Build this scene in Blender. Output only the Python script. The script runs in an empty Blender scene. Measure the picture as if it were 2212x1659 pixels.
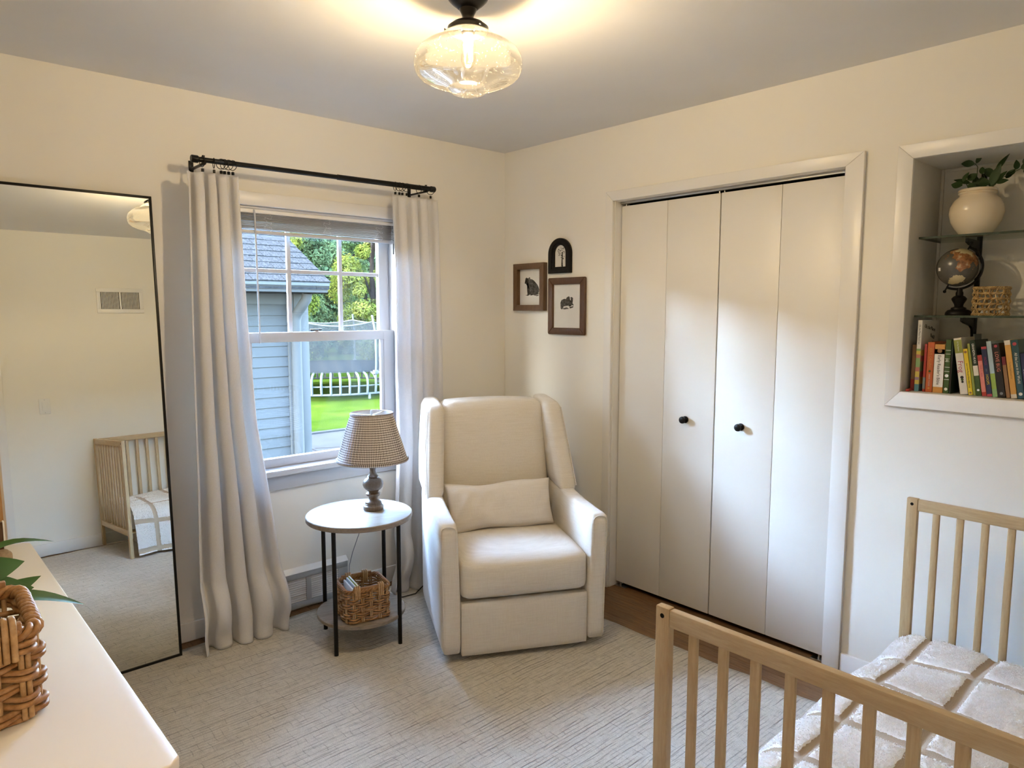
import bpy, bmesh, math, random
from mathutils import Vector, Matrix
PI = math.pi
R = math.radians
random.seed(7)
SC = bpy.context.scene
COL = SC.collection

# ------------------------------------------------------------------ camera
cam_d = bpy.data.cameras.new('camera')
cam = bpy.data.objects.new('camera', cam_d)
COL.objects.link(cam)
cam_d.sensor_width = 36.0
cam_d.lens = 1517.87 / 2212 * 36.0
cam_d.clip_start = 0.02
cam_d.clip_end = 300
_p, _y, _r = R(5.963), R(48.047), R(0.07)
_fw = Vector((math.cos(_p) * math.cos(_y), math.cos(_p) * math.sin(_y), -math.sin(_p)))
_rt = Vector((math.sin(_y), -math.cos(_y), 0))
_up = _rt.cross(_fw)
_r2 = math.cos(_r) * _rt + math.sin(_r) * _up
_u2 = -math.sin(_r) * _rt + math.cos(_r) * _up
cam.matrix_world = Matrix(((_r2.x, _u2.x, -_fw.x, -2.871), (_r2.y, _u2.y, -_fw.y, -3.262),
                           (_r2.z, _u2.z, -_fw.z, 1.5006), (0, 0, 0, 1)))
SC.camera = cam

# ------------------------------------------------------------------ light of day, exposure
SKY_STRENGTH = 11.3
SUN_STRENGTH = 31.0
BULB_POWER = 17.5
HALL_FILL_POWER = 24.0
EXPOSURE = 1.75
world = bpy.data.worlds.new('sky')
SC.world = world
world.use_nodes = True
_nt = world.node_tree
_nt.nodes.clear()
_o = _nt.nodes.new('ShaderNodeOutputWorld')
_b = _nt.nodes.new('ShaderNodeBackground')
_s = _nt.nodes.new('ShaderNodeTexSky')
_s.sky_type = 'NISHITA'
_s.sun_disc = False
_s.sun_elevation = R(42)
_s.sun_rotation = R(280)
_s.air_density = 1.0
_s.dust_density = 1.4
_s.ozone_density = 1.0
_b.inputs['Strength'].default_value = SKY_STRENGTH
_nt.links.new(_s.outputs[0], _b.inputs['Color'])
_nt.links.new(_b.outputs[0], _o.inputs['Surface'])

sun_d = bpy.data.lights.new('sun', 'SUN')
sun_d.energy = SUN_STRENGTH
sun_d.angle = R(0.6)
sun_d.color = (1.0, 0.93, 0.80)
sun = bpy.data.objects.new('sun', sun_d)
COL.objects.link(sun)
sun.rotation_euler = Vector((-0.72, 0.05, -0.69)).to_track_quat('-Z', 'Y').to_euler()
sun.location = (30, 1, 30)

SC.view_settings.view_transform = 'Standard'
SC.view_settings.look = 'None'
SC.view_settings.exposure = EXPOSURE
SC.view_settings.gamma = 1.0
SC.view_settings.use_curve_mapping = False
SC.cycles.use_denoising = True
SC.cycles.max_bounces = 8
SC.cycles.diffuse_bounces = 4
SC.cycles.glossy_bounces = 3
SC.cycles.adaptive_threshold = .03
SC.cycles.transparent_max_bounces = 24
SC.cycles.sample_clamp_indirect = 6.0
SC.cycles.caustics_reflective = False
SC.cycles.caustics_refractive = False

# ------------------------------------------------------------------ materials
MATS = {}
class NT:
    def __init__(self, name):
        self.m = bpy.data.materials.new(name)
        self.m.use_nodes = True
        self.t = self.m.node_tree
        self.t.nodes.clear()
        self.out = self.t.nodes.new('ShaderNodeOutputMaterial')
        MATS[name] = self.m
    def n(self, kind, **kw):
        nd = self.t.nodes.new('ShaderNode' + kind)
        for k, v in kw.items():
            if k.startswith('i_'):
                key = k[2:].replace('_', ' ')
                nd.inputs[key].default_value = v
            else:
                setattr(nd, k, v)
        return nd
    def l(self, a, b):
        self.t.links.new(a, b)
    def coord(self, what='Object', scale=(1, 1, 1), rot=(0, 0, 0), loc=(0, 0, 0)):
        tc = self.n('TexCoord')
        mp = self.n('Mapping')
        mp.inputs['Scale'].default_value = scale
        mp.inputs['Rotation'].default_value = rot
        mp.inputs['Location'].default_value = loc
        self.l(tc.outputs[what], mp.inputs['Vector'])
        return mp.outputs[0]
    def noise(self, vec, scale, detail=4, rough=.55, dist=0.0):
        nz = self.n('TexNoise')
        nz.inputs['Scale'].default_value = scale
        nz.inputs['Detail'].default_value = detail
        nz.inputs['Roughness'].default_value = rough
        nz.inputs['Distortion'].default_value = dist
        if vec is not None:
            self.l(vec, nz.inputs['Vector'])
        return nz.outputs['Fac']
    def ramp(self, fac, stops, interp='LINEAR'):
        r = self.n('ValToRGB')
        r.color_ramp.interpolation = interp
        e = r.color_ramp.elements
        e[0].position, e[0].color = stops[0][0], (*stops[0][1], 1)
        e[1].position, e[1].color = stops[-1][0], (*stops[-1][1], 1)
        for p, c in stops[1:-1]:
            q = e.new(p)
            q.color = (*c, 1)
        self.l(fac, r.inputs[0])
        return r.outputs[0]
    def math(self, op, a, b=None, c=None):
        nd = self.n('Math', operation=op)
        for i, x in enumerate((a, b, c)):
            if x is None:
                continue
            if isinstance(x, (int, float)):
                nd.inputs[i].default_value = x
            else:
                self.l(x, nd.inputs[i])
        return nd.outputs[0]
    def mix(self, fac, a, b, blend='MIX'):
        nd = self.n('Mix', data_type='RGBA', blend_type=blend)
        for key, x in ((0, fac), (6, a), (7, b)):
            if isinstance(x, (int, float)):
                nd.inputs[key].default_value = x
            elif isinstance(x, tuple):
                nd.inputs[key].default_value = (*x, 1)
            else:
                self.l(x, nd.inputs[key])
        return nd.outputs[2]
    def bump(self, h, strength=.3, dist=.002):
        b = self.n('Bump')
        b.inputs['Strength'].default_value = strength
        b.inputs['Distance'].default_value = dist
        self.l(h, b.inputs['Height'])
        return b.outputs[0]
    def pbsdf(self, col=None, rough=.5, spec=.5, metal=0.0, normal=None, sheen=0.0):
        p = self.n('BsdfPrincipled')
        if isinstance(col, tuple):
            p.inputs['Base Color'].default_value = (*col, 1)
        elif col is not None:
            self.l(col, p.inputs['Base Color'])
        if isinstance(rough, (int, float)):
            p.inputs['Roughness'].default_value = rough
        else:
            self.l(rough, p.inputs['Roughness'])
        p.inputs['Specular IOR Level'].default_value = spec
        p.inputs['Metallic'].default_value = metal
        p.inputs['Sheen Weight'].default_value = sheen
        if normal is not None:
            self.l(normal, p.inputs['Normal'])
        return p
    def done(self, sh):
        self.l(sh.outputs[0] if hasattr(sh, 'outputs') else sh, self.out.inputs['Surface'])
        return self.m

def plain(name, col, rough=.5, spec=.5, metal=0.0, var=.06, nscale=14, bump=0.0, bscale=120, bdist=.001):
    t = NT(name)
    v = t.coord()
    nz = t.noise(v, nscale, 3)
    lo = tuple(max(0, c * (1 - var)) for c in col)
    hi = tuple(min(1, c * (1 + var)) for c in col)
    c = t.ramp(nz, [(.3, lo), (.7, hi)])
    nr = None
    if bump:
        nr = t.bump(t.noise(v, bscale, 3), bump, bdist)
    return t.done(t.pbsdf(c, rough, spec, metal, nr))

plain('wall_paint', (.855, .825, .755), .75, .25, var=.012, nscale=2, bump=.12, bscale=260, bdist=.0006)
plain('ceiling_paint', (.80, .795, .785), .9, .1, var=.015, nscale=3, bump=.15, bscale=180, bdist=.0008)
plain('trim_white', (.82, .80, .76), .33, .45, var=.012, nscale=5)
plain('door_white', (.82, .80, .755), .38, .4, var=.012, nscale=3, bump=.05, bscale=40)
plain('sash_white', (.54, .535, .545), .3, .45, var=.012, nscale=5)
plain('black_metal', (.008, .008, .008), .35, .22, var=.1)
plain('bronze_metal', (.014, .011, .009), .32, .3, metal=.2, var=.15)
plain('steel', (.55, .55, .55), .3, .5, metal=1.0, var=.05)
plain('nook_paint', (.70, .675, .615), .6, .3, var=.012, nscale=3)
plain('register_grey', (.40, .41, .41), .45, .4, var=.03)
plain('dark_void', (.006, .006, .006), .9, .1)  # near-black in place of the shade inside closet, vents and bolt holes
plain('dresser_white', (.75, .70, .625), .32, .45, var=.012, nscale=4)
plain('hall_tan', (.60, .40, .20), .8, .2, var=.03, nscale=3)
plain('cord_black', (.012, .012, .013), .5, .4)
plain('cord_grey', (.25, .26, .27), .5, .4)
plain('ceramic', (.74, .63, .46), .22, .5, var=.03, nscale=8)
plain('paper', (.80, .78, .74), .9, .1, var=.02)
plain('mat_paper', (.74, .72, .67), .9, .1, var=.02)
plain('matt_black', (.007, .006, .006), .4, .18)
plain('switch_white', (.82, .81, .78), .35, .45, var=.01)
plain('brass', (.55, .40, .16), .3, .5, metal=1.0)
plain('concrete', (0.00711, 0.00739, 0.00767), .95, 0.0, var=.12, nscale=2.5, bump=.2, bscale=30)  # outdoor colours, trees and lawn too, held near black against the strong sky
plain('garage_trim', (0.01549, 0.01690, 0.01746), .6, 0.0, var=.02)
plain('garage_siding', (0.01338, 0.01492, 0.01563), .6, 0.0, var=.03, nscale=4)
plain('tramp_white', (0.01626, 0.01774, 0.01774), .5, 0.0, var=.03)
plain('tramp_orange', (0.02218, 0.01331, 0.00887), .5, 0.0, var=.03)
plain('tramp_mat', (0.00239, 0.00268, 0.00296), .8, 0.0)
plain('fuzzy_brown', (.34, .25, .16), .95, .1, var=.25, nscale=60, bump=.8, bscale=160, bdist=.004)
plain('box_white', (.66, .63, .57), .9, .1, var=.05, nscale=20)

# --- woods
def wood(name, c0, c1, scale=(14, 1.1, 14), rough=.45, axis='Y', ring=5.0, spec=.4, bump=.05):
    t = NT(name)
    s = {'Y': (scale[0], scale[1], scale[2]), 'Z': (scale[0], scale[2], scale[1]), 'X': (scale[1], scale[0], scale[2])}[axis]
    v0 = t.coord(scale=s)
    oi = t.n('ObjectInfo')
    va = t.n('VectorMath', operation='ADD')
    t.l(v0, va.inputs[0])
    t.l(t.math('MULTIPLY', oi.outputs['Random'], 40.0), va.inputs[1])
    v = va.outputs[0]
    nz = t.noise(v, ring, 6, .6, .6)
    nz2 = t.noise(v, ring * 6, 3, .5)
    f = t.math('ADD', t.math('MULTIPLY', nz, .75), t.math('MULTIPLY', nz2, .25))
    c = t.ramp(f, [(.3, c0), (.5, tuple((a + b) / 2 for a, b in zip(c0, c1))), (.68, c1)])
    return t.done(t.pbsdf(c, rough, spec, 0, t.bump(f, bump, .001)))
wood('beech_z', (.40, .27, .13), (.52, .375, .205), (26, 2.2, 26), .5, 'Z')
wood('beech_y', (.40, .27, .13), (.52, .375, .205), (26, 2.2, 26), .5, 'Y')
wood('beech_x', (.40, .27, .13), (.52, .375, .205), (26, 2.2, 26), .5, 'X')
wood('oak_floor', (.100, .050, .021), (.245, .132, .058), (30, 2.0, 30), .4, 'Y', 4.0, spec=.25)
wood('walnut', (.055, .024, .010), (.13, .060, .025), (40, 4, 40), .45, 'Z')
wood('walnut_light', (.085, .043, .020), (.17, .095, .045), (40, 4, 40), .5, 'Z')
wood('table_wood', (.185, .150, .115), (.33, .285, .235), (3.0, 18, 18), .55, 'Y', 2.2, spec=.10)
wood('lamp_wood', (.085, .055, .033), (.18, .125, .080), (40, 6, 40), .4, 'Z')
wood('handle_wood', (.24, .12, .045), (.36, .20, .085), (40, 6, 40), .5, 'X')

# --- rug: low pile with broken lines in two directions
t = NT('rug_pile')
v = t.coord()
fine = t.noise(v, 420, 2, .6)
mid = t.noise(v, 38, 4, .6)
sxyz = t.n('SeparateXYZ')
t.l(v, sxyz.inputs[0])
def rows(o, per, wob, wsc, width, msc, lo, hi):
    q = t.math('ADD', t.math('DIVIDE', o, per), t.math('MULTIPLY', t.noise(v, wsc, 2, .5), wob))
    d = t.math('ABSOLUTE', t.math('SUBTRACT', t.math('FRACT', q), .5))
    ln = t.ramp(d, [(width * .4, (1, 1, 1)), (width, (0, 0, 0))])
    mk = t.ramp(t.noise(t.coord(scale=msc), 1.0, 4, .65), [(lo, (0, 0, 0)), (hi, (1, 1, 1))])
    return t.math('MULTIPLY', ln, mk)
r1 = rows(sxyz.outputs[1], .0155, 1.2, 10, .17, (9, 90, 1), .42, .62)
r2 = rows(sxyz.outputs[1], .0290, .6, 8, .10, (5, 46, 1), .46, .60)
r3 = rows(sxyz.outputs[0], .0290, 1.3, 11, .075, (60, 20, 1), .47, .62)
lines = t.math('MINIMUM', t.math('ADD', t.math('ADD', t.math('MULTIPLY', r1, .75), t.math('MULTIPLY', r2, .8)), t.math('MULTIPLY', r3, .55)), 1.0)
lines = t.math('MULTIPLY', lines, t.math('ADD', .45, t.math('MULTIPLY', fine, .9)))
base = t.ramp(t.math('ADD', t.math('MULTIPLY', fine, .7), t.math('MULTIPLY', mid, .3)),
              [(.30, (.36, .330, .275)), (.5, (.58, .535, .455)), (.72, (.74, .695, .610))])
c = t.mix(t.math('MULTIPLY', lines, .85), base, (.17, .16, .14))
hgt = t.math('SUBTRACT', fine, t.math('MULTIPLY', lines, .8))
t.done(t.pbsdf(c, .95, .1, 0, t.bump(hgt, .7, .004), .15))

# --- linen
def linen(name, lo, hi):
    t = NT(name)
    a = t.noise(t.coord(scale=(4, 4, 150)), 3.2, 4, .6)
    b = t.noise(t.coord(scale=(150, 150, 5)), 3.0, 4, .6)
    d = t.noise(t.coord(), 700, 2, .5)
    f = t.math('ADD', t.math('ADD', t.math('MULTIPLY', a, .45), t.math('MULTIPLY', b, .3)), t.math('MULTIPLY', d, .25))
    c = t.ramp(f, [(.33, lo), (.66, hi)])
    return t.done(t.pbsdf(c, .92, .15, 0, t.bump(f, .35, .0012), .25))
linen('linen', (.62, .565, .48), (.78, .735, .66))
linen('linen_pillow', (.66, .605, .535), (.80, .76, .70))

# --- curtain cloth: lets some window light through
t = NT('curtain_cloth')
w = t.noise(t.coord(scale=(300, 300, 300)), 1.0, 2, .5)
c = t.ramp(w, [(.3, (.80, .785, .775)), (.7, (.88, .87, .86))])
d = t.pbsdf(c, .9, .1, 0, t.bump(w, .12, .0006), .2)
tr = t.n('BsdfTranslucent')
tr.inputs['Color'].default_value = (.80, .80, .82, 1)
mx = t.n('MixShader')
mx.inputs[0].default_value = .32
t.l(d.outputs[0], mx.inputs[1])
t.l(tr.outputs[0], mx.inputs[2])
t.done(mx)

# --- thin glass panes: tinted transparency plus a fresnel reflection
def thin_glass(name, tint, refl=1.0, rough=.0, edge=1.35):
    t = NT(name)
    tr = t.n('BsdfTransparent')
    tr.inputs['Color'].default_value = (*tint, 1)
    gl = t.n('BsdfGlossy')
    gl.inputs['Roughness'].default_value = rough
    fr = t.n('Fresnel')
    fr.inputs['IOR'].default_value = edge
    f = t.math('MULTIPLY', fr.outputs[0], refl)
    mx = t.n('MixShader')
    t.l(f, mx.inputs[0])
    t.l(tr.outputs[0], mx.inputs[1])
    t.l(gl.outputs[0], mx.inputs[2])
    return t.done(mx)
thin_glass('window_glass', (.93, .97, .98), .9, 0, 1.35)
t = NT('globe_glass')
tr = t.n('BsdfTransparent')
tr.inputs['Color'].default_value = (.95, .94, .91, 1)
gl = t.n('BsdfGlossy')
gl.inputs['Roughness'].default_value = .03
fr = t.n('Fresnel')
fr.inputs['IOR'].default_value = 1.28
sc_ = t.n('BsdfTranslucent')
sc_.inputs['Color'].default_value = (.95, .90, .80, 1)
m1 = t.n('MixShader')
m1.inputs[0].default_value = .010
t.l(tr.outputs[0], m1.inputs[1])
t.l(sc_.outputs[0], m1.inputs[2])
m2 = t.n('MixShader')
t.l(t.math('MULTIPLY', fr.outputs[0], .38), m2.inputs[0])
t.l(m1.outputs[0], m2.inputs[1])
t.l(gl.outputs[0], m2.inputs[2])
t.done(m2)
thin_glass('shelf_glass', (.88, .93, .90), .6, 0, 1.3)
thin_glass('bulb_glass', (.97, .95, .90), .6, 0, 1.3)
thin_glass('picture_glass', (.97, .97, .97), .6, 0, 1.3)
plain('shelf_edge', (.030, .050, .034), .2, .5)
plain('blind_slat', (.44, .41, .365), .5, .4, var=.02)
plain('seed_white', (.85, .80, .70), .2, .5)

t = NT('mirror_silver')
g = t.n('BsdfGlossy')
g.inputs['Color'].default_value = (.86, .88, .84, 1)
g.inputs['Roughness'].default_value = 0.0
t.done(g)

def glow(name, col, strength):
    t = NT(name)
    e = t.n('Emission')
    e.inputs['Color'].default_value = (*col, 1)
    e.inputs['Strength'].default_value = strength
    return t.done(e)
glow('filament_glow', (1.0, .62, .22), 240)

# --- gingham lamp shade by its UV
t = NT('gingham')
tc = t.n('TexCoord')
sp = t.n('SeparateXYZ')
t.l(tc.outputs['UV'], sp.inputs[0])
def stripe(o, n):
    f = t.math('FRACT', t.math('MULTIPLY', o, n))
    return t.math('LESS_THAN', f, .5)
a, b = stripe(sp.outputs[0], 120), stripe(sp.outputs[1], 22)
f = t.math('MULTIPLY', t.math('ADD', a, b), .5)
c = t.ramp(f, [(.0, (.84, .82, .80)), (.5, (.42, .37, .345)), (1.0, (.085, .075, .078))])
t.done(t.pbsdf(c, .9, .1, 0, None, .1))
plain('shade_lining', (.78, .76, .73), .9, .1)

# --- wicker
def wick(name, lo, hi):
    t = NT(name)
    nz = t.noise(t.coord(scale=(60, 60, 60)), 1.0, 4, .6)
    c = t.ramp(nz, [(.3, lo), (.7, hi)])
    t.done(t.pbsdf(c, .5, .4, 0, t.bump(nz, .3, .001)))
wick('wicker', (.20, .090, .028), (.41, .22, .082))
wick('wicker_pale', (.30, .17, .070), (.52, .33, .155))
wick('seagrass', (.20, .10, .030), (.62, .44, .19))

# --- leaves
def leafmat(name, lo, hi, trans=.3, spec=.35):
    t = NT(name)
    nz = t.noise(t.coord(), 1.2, 5, .65)
    c = t.ramp(nz, [(.32, lo), (.68, hi)])
    p = t.pbsdf(c, .5, spec)
    tr = t.n('BsdfTranslucent')
    t.l(c, tr.inputs['Color'])
    mx = t.n('MixShader')
    mx.inputs[0].default_value = trans
    t.l(p.outputs[0], mx.inputs[1])
    t.l(tr.outputs[0], mx.inputs[2])
    t.done(mx)
leafmat('leaf_dark', (.012, .035, .008), (.045, .085, .020), .15)
leafmat('leaf_house', (.030, .080, .015), (.075, .150, .040), .25)
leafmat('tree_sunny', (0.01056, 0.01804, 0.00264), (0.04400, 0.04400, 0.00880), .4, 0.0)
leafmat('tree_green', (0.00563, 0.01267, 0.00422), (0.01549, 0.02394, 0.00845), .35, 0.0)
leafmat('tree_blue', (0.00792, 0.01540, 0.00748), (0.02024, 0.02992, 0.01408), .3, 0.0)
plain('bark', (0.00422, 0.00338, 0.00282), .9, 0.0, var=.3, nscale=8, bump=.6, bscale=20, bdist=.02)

t = NT('grass')
v = t.coord()
f = t.math('ADD', t.math('MULTIPLY', t.noise(v, 1.2, 4), .5), t.math('MULTIPLY', t.noise(v, 40, 3), .5))
c = t.ramp(f, [(.35, (0.00225, 0.00528, 0.00056)), (.5, (0.00458, 0.00810, 0.00099)), (.65, (0.00774, 0.01056, 0.00155))])
t.done(t.pbsdf(c, .9, 0.0, 0, t.bump(f, .8, .03)))

t = NT('shingle')
f = t.noise(t.coord(), 60, 3, .7)
c = t.ramp(f, [(.35, (0.00282, 0.00303, 0.00331)), (.65, (0.00810, 0.00859, 0.00915))])
t.done(t.pbsdf(c, .95, 0.0))

t = NT('net_mesh')
d = t.pbsdf((0.00774, 0.00859, 0.00880), .9, 0.0)
tr = t.n('BsdfTransparent')
mx = t.n('MixShader')
mx.inputs[0].default_value = .48
t.l(d.outputs[0], mx.inputs[1])
t.l(tr.outputs[0], mx.inputs[2])
t.done(mx)

# --- fleece throw: cream with sunken tan grid, from its UV in metres
t = NT('fleece')
tc = t.n('TexCoord')
sp = t.n('SeparateXYZ')
t.l(tc.outputs['UV'], sp.inputs[0])
wob = t.math('MULTIPLY', t.math('SUBTRACT', t.noise(tc.outputs['UV'], 60, 3), .5), .010)
def gridline(o, per, off, wid):
    q = t.math('ADD', t.math('ADD', o, wob), off)
    f = t.math('ABSOLUTE', t.math('SUBTRACT', t.math('FRACT', t.math('DIVIDE', q, per)), .5))
    return t.math('LESS_THAN', f, wid / per / 2)
ln = t.math('MAXIMUM', gridline(sp.outputs[0], .25, .05, .030), gridline(sp.outputs[1], .192, .096, .032))
nz = t.noise(tc.outputs['UV'], 260, 3, .6)
nz2 = t.noise(tc.outputs['UV'], 700, 2, .6)
tan = t.ramp(nz2, [(.3, (.28, .20, .13)), (.7, (.55, .44, .32))])
whi = t.ramp(nz, [(.3, (.88, .865, .845)), (.6, (.97, .965, .95))])
c = t.mix(ln, whi, tan)
t.done(t.pbsdf(c, .95, .05, 0, t.bump(t.math('ADD', nz, nz2), .15, .004), .3))
t = NT('fleece_tuft')
d = t.pbsdf((.98, .975, .96), .95, .05)
tr = t.n('BsdfTranslucent')
tr.inputs['Color'].default_value = (.98, .975, .96, 1)
mx = t.n('MixShader')
mx.inputs[0].default_value = .5
t.l(d.outputs[0], mx.inputs[1])
t.l(tr.outputs[0], mx.inputs[2])
t.done(mx)

# --- globe map
t = NT('globe_map')
tc = t.n('TexCoord')
nz = t.n('TexNoise')
nz.inputs['Scale'].default_value = 38
nz.inputs['Detail'].default_value = 6
t.l(tc.outputs['Object'], nz.inputs['Vector'])
def blob(p, r, amp=.030):
    d = t.n('VectorMath', operation='DISTANCE')
    t.l(tc.outputs['Object'], d.inputs[0])
    d.inputs[1].default_value = p
    e = t.math('ADD', d.outputs['Value'], t.math('MULTIPLY', t.math('SUBTRACT', nz.outputs['Fac'], .5), amp * 2))
    return t.math('LESS_THAN', e, r)
GLOBE_R = .0705
def sph(az, el):
    return (GLOBE_R * math.cos(el) * math.cos(az), GLOBE_R * math.cos(el) * math.sin(az), GLOBE_R * math.sin(el))
land = t.math('MAXIMUM', blob(sph(R(205), R(52)), .050, .055), blob(sph(R(200), R(12)), .017))
gold = t.math('MAXIMUM', blob(sph(R(208), R(-34)), .023, .036), blob(sph(R(185), R(72)), .026))
sea = t.ramp(t.noise(tc.outputs['Object'], 14, 3), [(.3, (.060, .056, .046)), (.7, (.115, .108, .092))])
rust = t.ramp(t.noise(tc.outputs['Object'], 60, 4), [(.3, (.12, .055, .025)), (.55, (.30, .13, .05)), (.7, (.48, .36, .20))])
c = t.mix(gold, t.mix(land, sea, rust), (.52, .42, .22))
t.done(t.pbsdf(c, .25, .5))

# --- engraving ink
t = NT('ink')
hv = t.coord(scale=(1, 60, 240), rot=(.6, 0, 0))
f = t.noise(hv, 4, 3, .7)
g = t.noise(t.coord(), 90, 3, .6)
c = t.ramp(t.math('ADD', t.math('MULTIPLY', f, .6), t.math('MULTIPLY', g, .4)), [(.38, (.012, .011, .010)), (.5, (.07, .066, .06)), (.64, (.26, .245, .225))])
t.done(t.pbsdf(c, .9, .1))

# ------------------------------------------------------------------ mesh helpers
def mesh_obj(name, verts, faces, mat, parent=None, smooth=35, bevel=0.0, segs=2, uv=None, matix=None):
    me = bpy.data.meshes.new(name)
    me.from_pydata([tuple(v) for v in verts], [], faces)
    if bevel > 0:
        bm = bmesh.new()
        bm.from_mesh(me)
        bmesh.ops.bevel(bm, geom=list(bm.edges), offset=bevel, segments=segs, profile=.5, affect='EDGES', clamp_overlap=True)
        bm.to_mesh(me)
        bm.free()
    if uv is not None:
        lay = me.uv_layers.new(name='UVMap')
        for lp in me.loops:
            lay.data[lp.index].uv = uv[lp.vertex_index]
    if smooth:
        me.shade_smooth()
        if smooth < 180:
            me.set_sharp_from_angle(angle=R(smooth))
    mats = mat if isinstance(mat, (list, tuple)) else [mat]
    for m in mats:
        me.materials.append(MATS[m])
    if matix is not None:
        for p, k in zip(me.polygons, matix):
            p.material_index = k
    me.update()
    o = bpy.data.objects.new(name, me)
    COL.objects.link(o)
    if parent is not None:
        o.parent = parent
    return o

class MB:
    def __init__(self):
        self.v, self.f, self.uv = [], [], []
    def box(self, x0, x1, y0, y1, z0, z1, M=None):
        b = len(self.v)
        q = [(x, y, z) for z in (z0, z1) for y in (y0, y1) for x in (x0, x1)]
        if M is not None:
            q = [tuple(M @ Vector(p)) for p in q]
        self.v += q
        for f in ((0, 2, 3, 1), (4, 5, 7, 6), (0, 1, 5, 4), (2, 6, 7, 3), (0, 4, 6, 2), (1, 3, 7, 5)):
            self.f.append(tuple(b + i for i in f))
        return self
    def lathe(self, prof, n=24, c=(0, 0, 0), M=None, cap=True):
        b = len(self.v)
        for r, z in prof:
            for i in range(n):
                a = 2 * PI * i / n
                p = (c[0] + r * math.cos(a), c[1] + r * math.sin(a), c[2] + z)
                self.v.append(tuple(M @ Vector(p)) if M is not None else p)
        for j in range(len(prof) - 1):
            for i in range(n):
                k = (i + 1) % n
                self.f.append((b + j * n + i, b + j * n + k, b + (j + 1) * n + k, b + (j + 1) * n + i))
        if cap:
            if prof[0][0] > 1e-5:
                self.f.append(tuple(b + i for i in reversed(range(n))))
            if prof[-1][0] > 1e-5:
                self.f.append(tuple(b + (len(prof) - 1) * n + i for i in range(n)))
        return self
    def tube(self, pts, r, n=8, closed=False, flat=None):
        pts = [Vector(p) for p in pts]
        m = len(pts)
        rs = r if isinstance(r, (list, tuple)) else [r] * m
        b = len(self.v)
        up = None
        for j, p in enumerate(pts):
            if closed:
                d = pts[(j + 1) % m] - pts[j - 1]
            else:
                d = pts[min(j + 1, m - 1)] - pts[max(j - 1, 0)]
            if d.length < 1e-9:
                d = Vector((0, 0, 1))
            d.normalize()
            if up is None:
                up = Vector((0, 0, 1)) if abs(d.z) < .9 else Vector((1, 0, 0))
            s = d.cross(up)
            if s.length < 1e-6:
                s = d.orthogonal()
            s.normalize()
            u = s.cross(d).normalized()
            up = u
            for i in range(n):
                a = 2 * PI * i / n
                k = 1.0 if flat is None else flat
                self.v.append(tuple(p + rs[j] * (math.cos(a) * s + k * math.sin(a) * u)))
        rng = m if closed else m - 1
        for j in range(rng):
            for i in range(n):
                k = (i + 1) % n
                j2 = (j + 1) % m
                self.f.append((b + j * n + i, b + j * n + k, b + j2 * n + k, b + j2 * n + i))
        if not closed:
            self.f.append(tuple(b + i for i in reversed(range(n))))
            self.f.append(tuple(b + (m - 1) * n + i for i in range(n)))
        return self
    def prism(self, poly, fn0, fn1):
        b = len(self.v)
        n = len(poly)
        self.v += [fn0(*p) for p in poly] + [fn1(*p) for p in poly]
        self.f.append(tuple(b + i for i in reversed(range(n))))
        self.f.append(tuple(b + n + i for i in range(n)))
        for i in range(n):
            k = (i + 1) % n
            self.f.append((b + i, b + k, b + n + k, b + n + i))
        return self
    def grid(self, fn, nu, nv, closed_u=False):
        b = len(self.v)
        for j in range(nv + 1):
            for i in range(nu + (0 if closed_u else 1)):
                self.v.append(tuple(fn(i / nu, j / nv)))
                self.uv.append((i / nu, j / nv))
        w = nu if closed_u else nu + 1
        for j in range(nv):
            for i in range(nu):
                k = (i + 1) % w if closed_u else i + 1
                self.f.append((b + j * w + i, b + j * w + k, b + (j + 1) * w + k, b + (j + 1) * w + i))
        return self
    def build(self, name, mat, parent=None, **kw):
        return mesh_obj(name, self.v, self.f, mat, parent, **kw)

def box(name, x0, x1, y0, y1, z0, z1, mat, parent=None, bevel=.002, segs=2, M=None):
    return MB().box(x0, x1, y0, y1, z0, z1, M).build(name, mat, parent, bevel=bevel, segs=segs)

def softbox(name, h, r, mat, parent=None, n=10, bulge=(0, 0, 0), deform=None, c=(0, 0, 0)):
    """Cushion: a box of half sizes h with edges rounded by r, its faces swelling by bulge, then bent by deform."""
    bm = bmesh.new()
    bmesh.ops.create_cube(bm, size=2)
    bmesh.ops.subdivide_edges(bm, edges=list(bm.edges), cuts=n, use_grid_fill=True)
    hv = Vector(h)
    for v in bm.verts:
        p = v.co.copy()
        q = Vector((p.x * h[0], p.y * h[1], p.z * h[2]))
        inn = Vector([max(-(h[i] - r), min(h[i] - r, q[i])) for i in range(3)])
        d = q - inn
        if d.length > 1e-9:
            q = inn + d.normalized() * r
        for i in range(3):
            a, b = [k for k in range(3) if k != i]
            e = max(0, 1 - p[a] ** 2) * max(0, 1 - p[b] ** 2)
            if abs(p[i]) > .98:
                q[i] += math.copysign(bulge[i] * e, p[i])
        if deform:
            q = Vector(deform(q))
        v.co = q + Vector(c)
    me = bpy.data.meshes.new(name)
    bm.to_mesh(me)
    bm.free()
    me.shade_smooth()
    me.materials.append(MATS[mat])
    o = bpy.data.objects.new(name, me)
    COL.objects.link(o)
    if parent is not None:
        o.parent = parent
    return o

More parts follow.
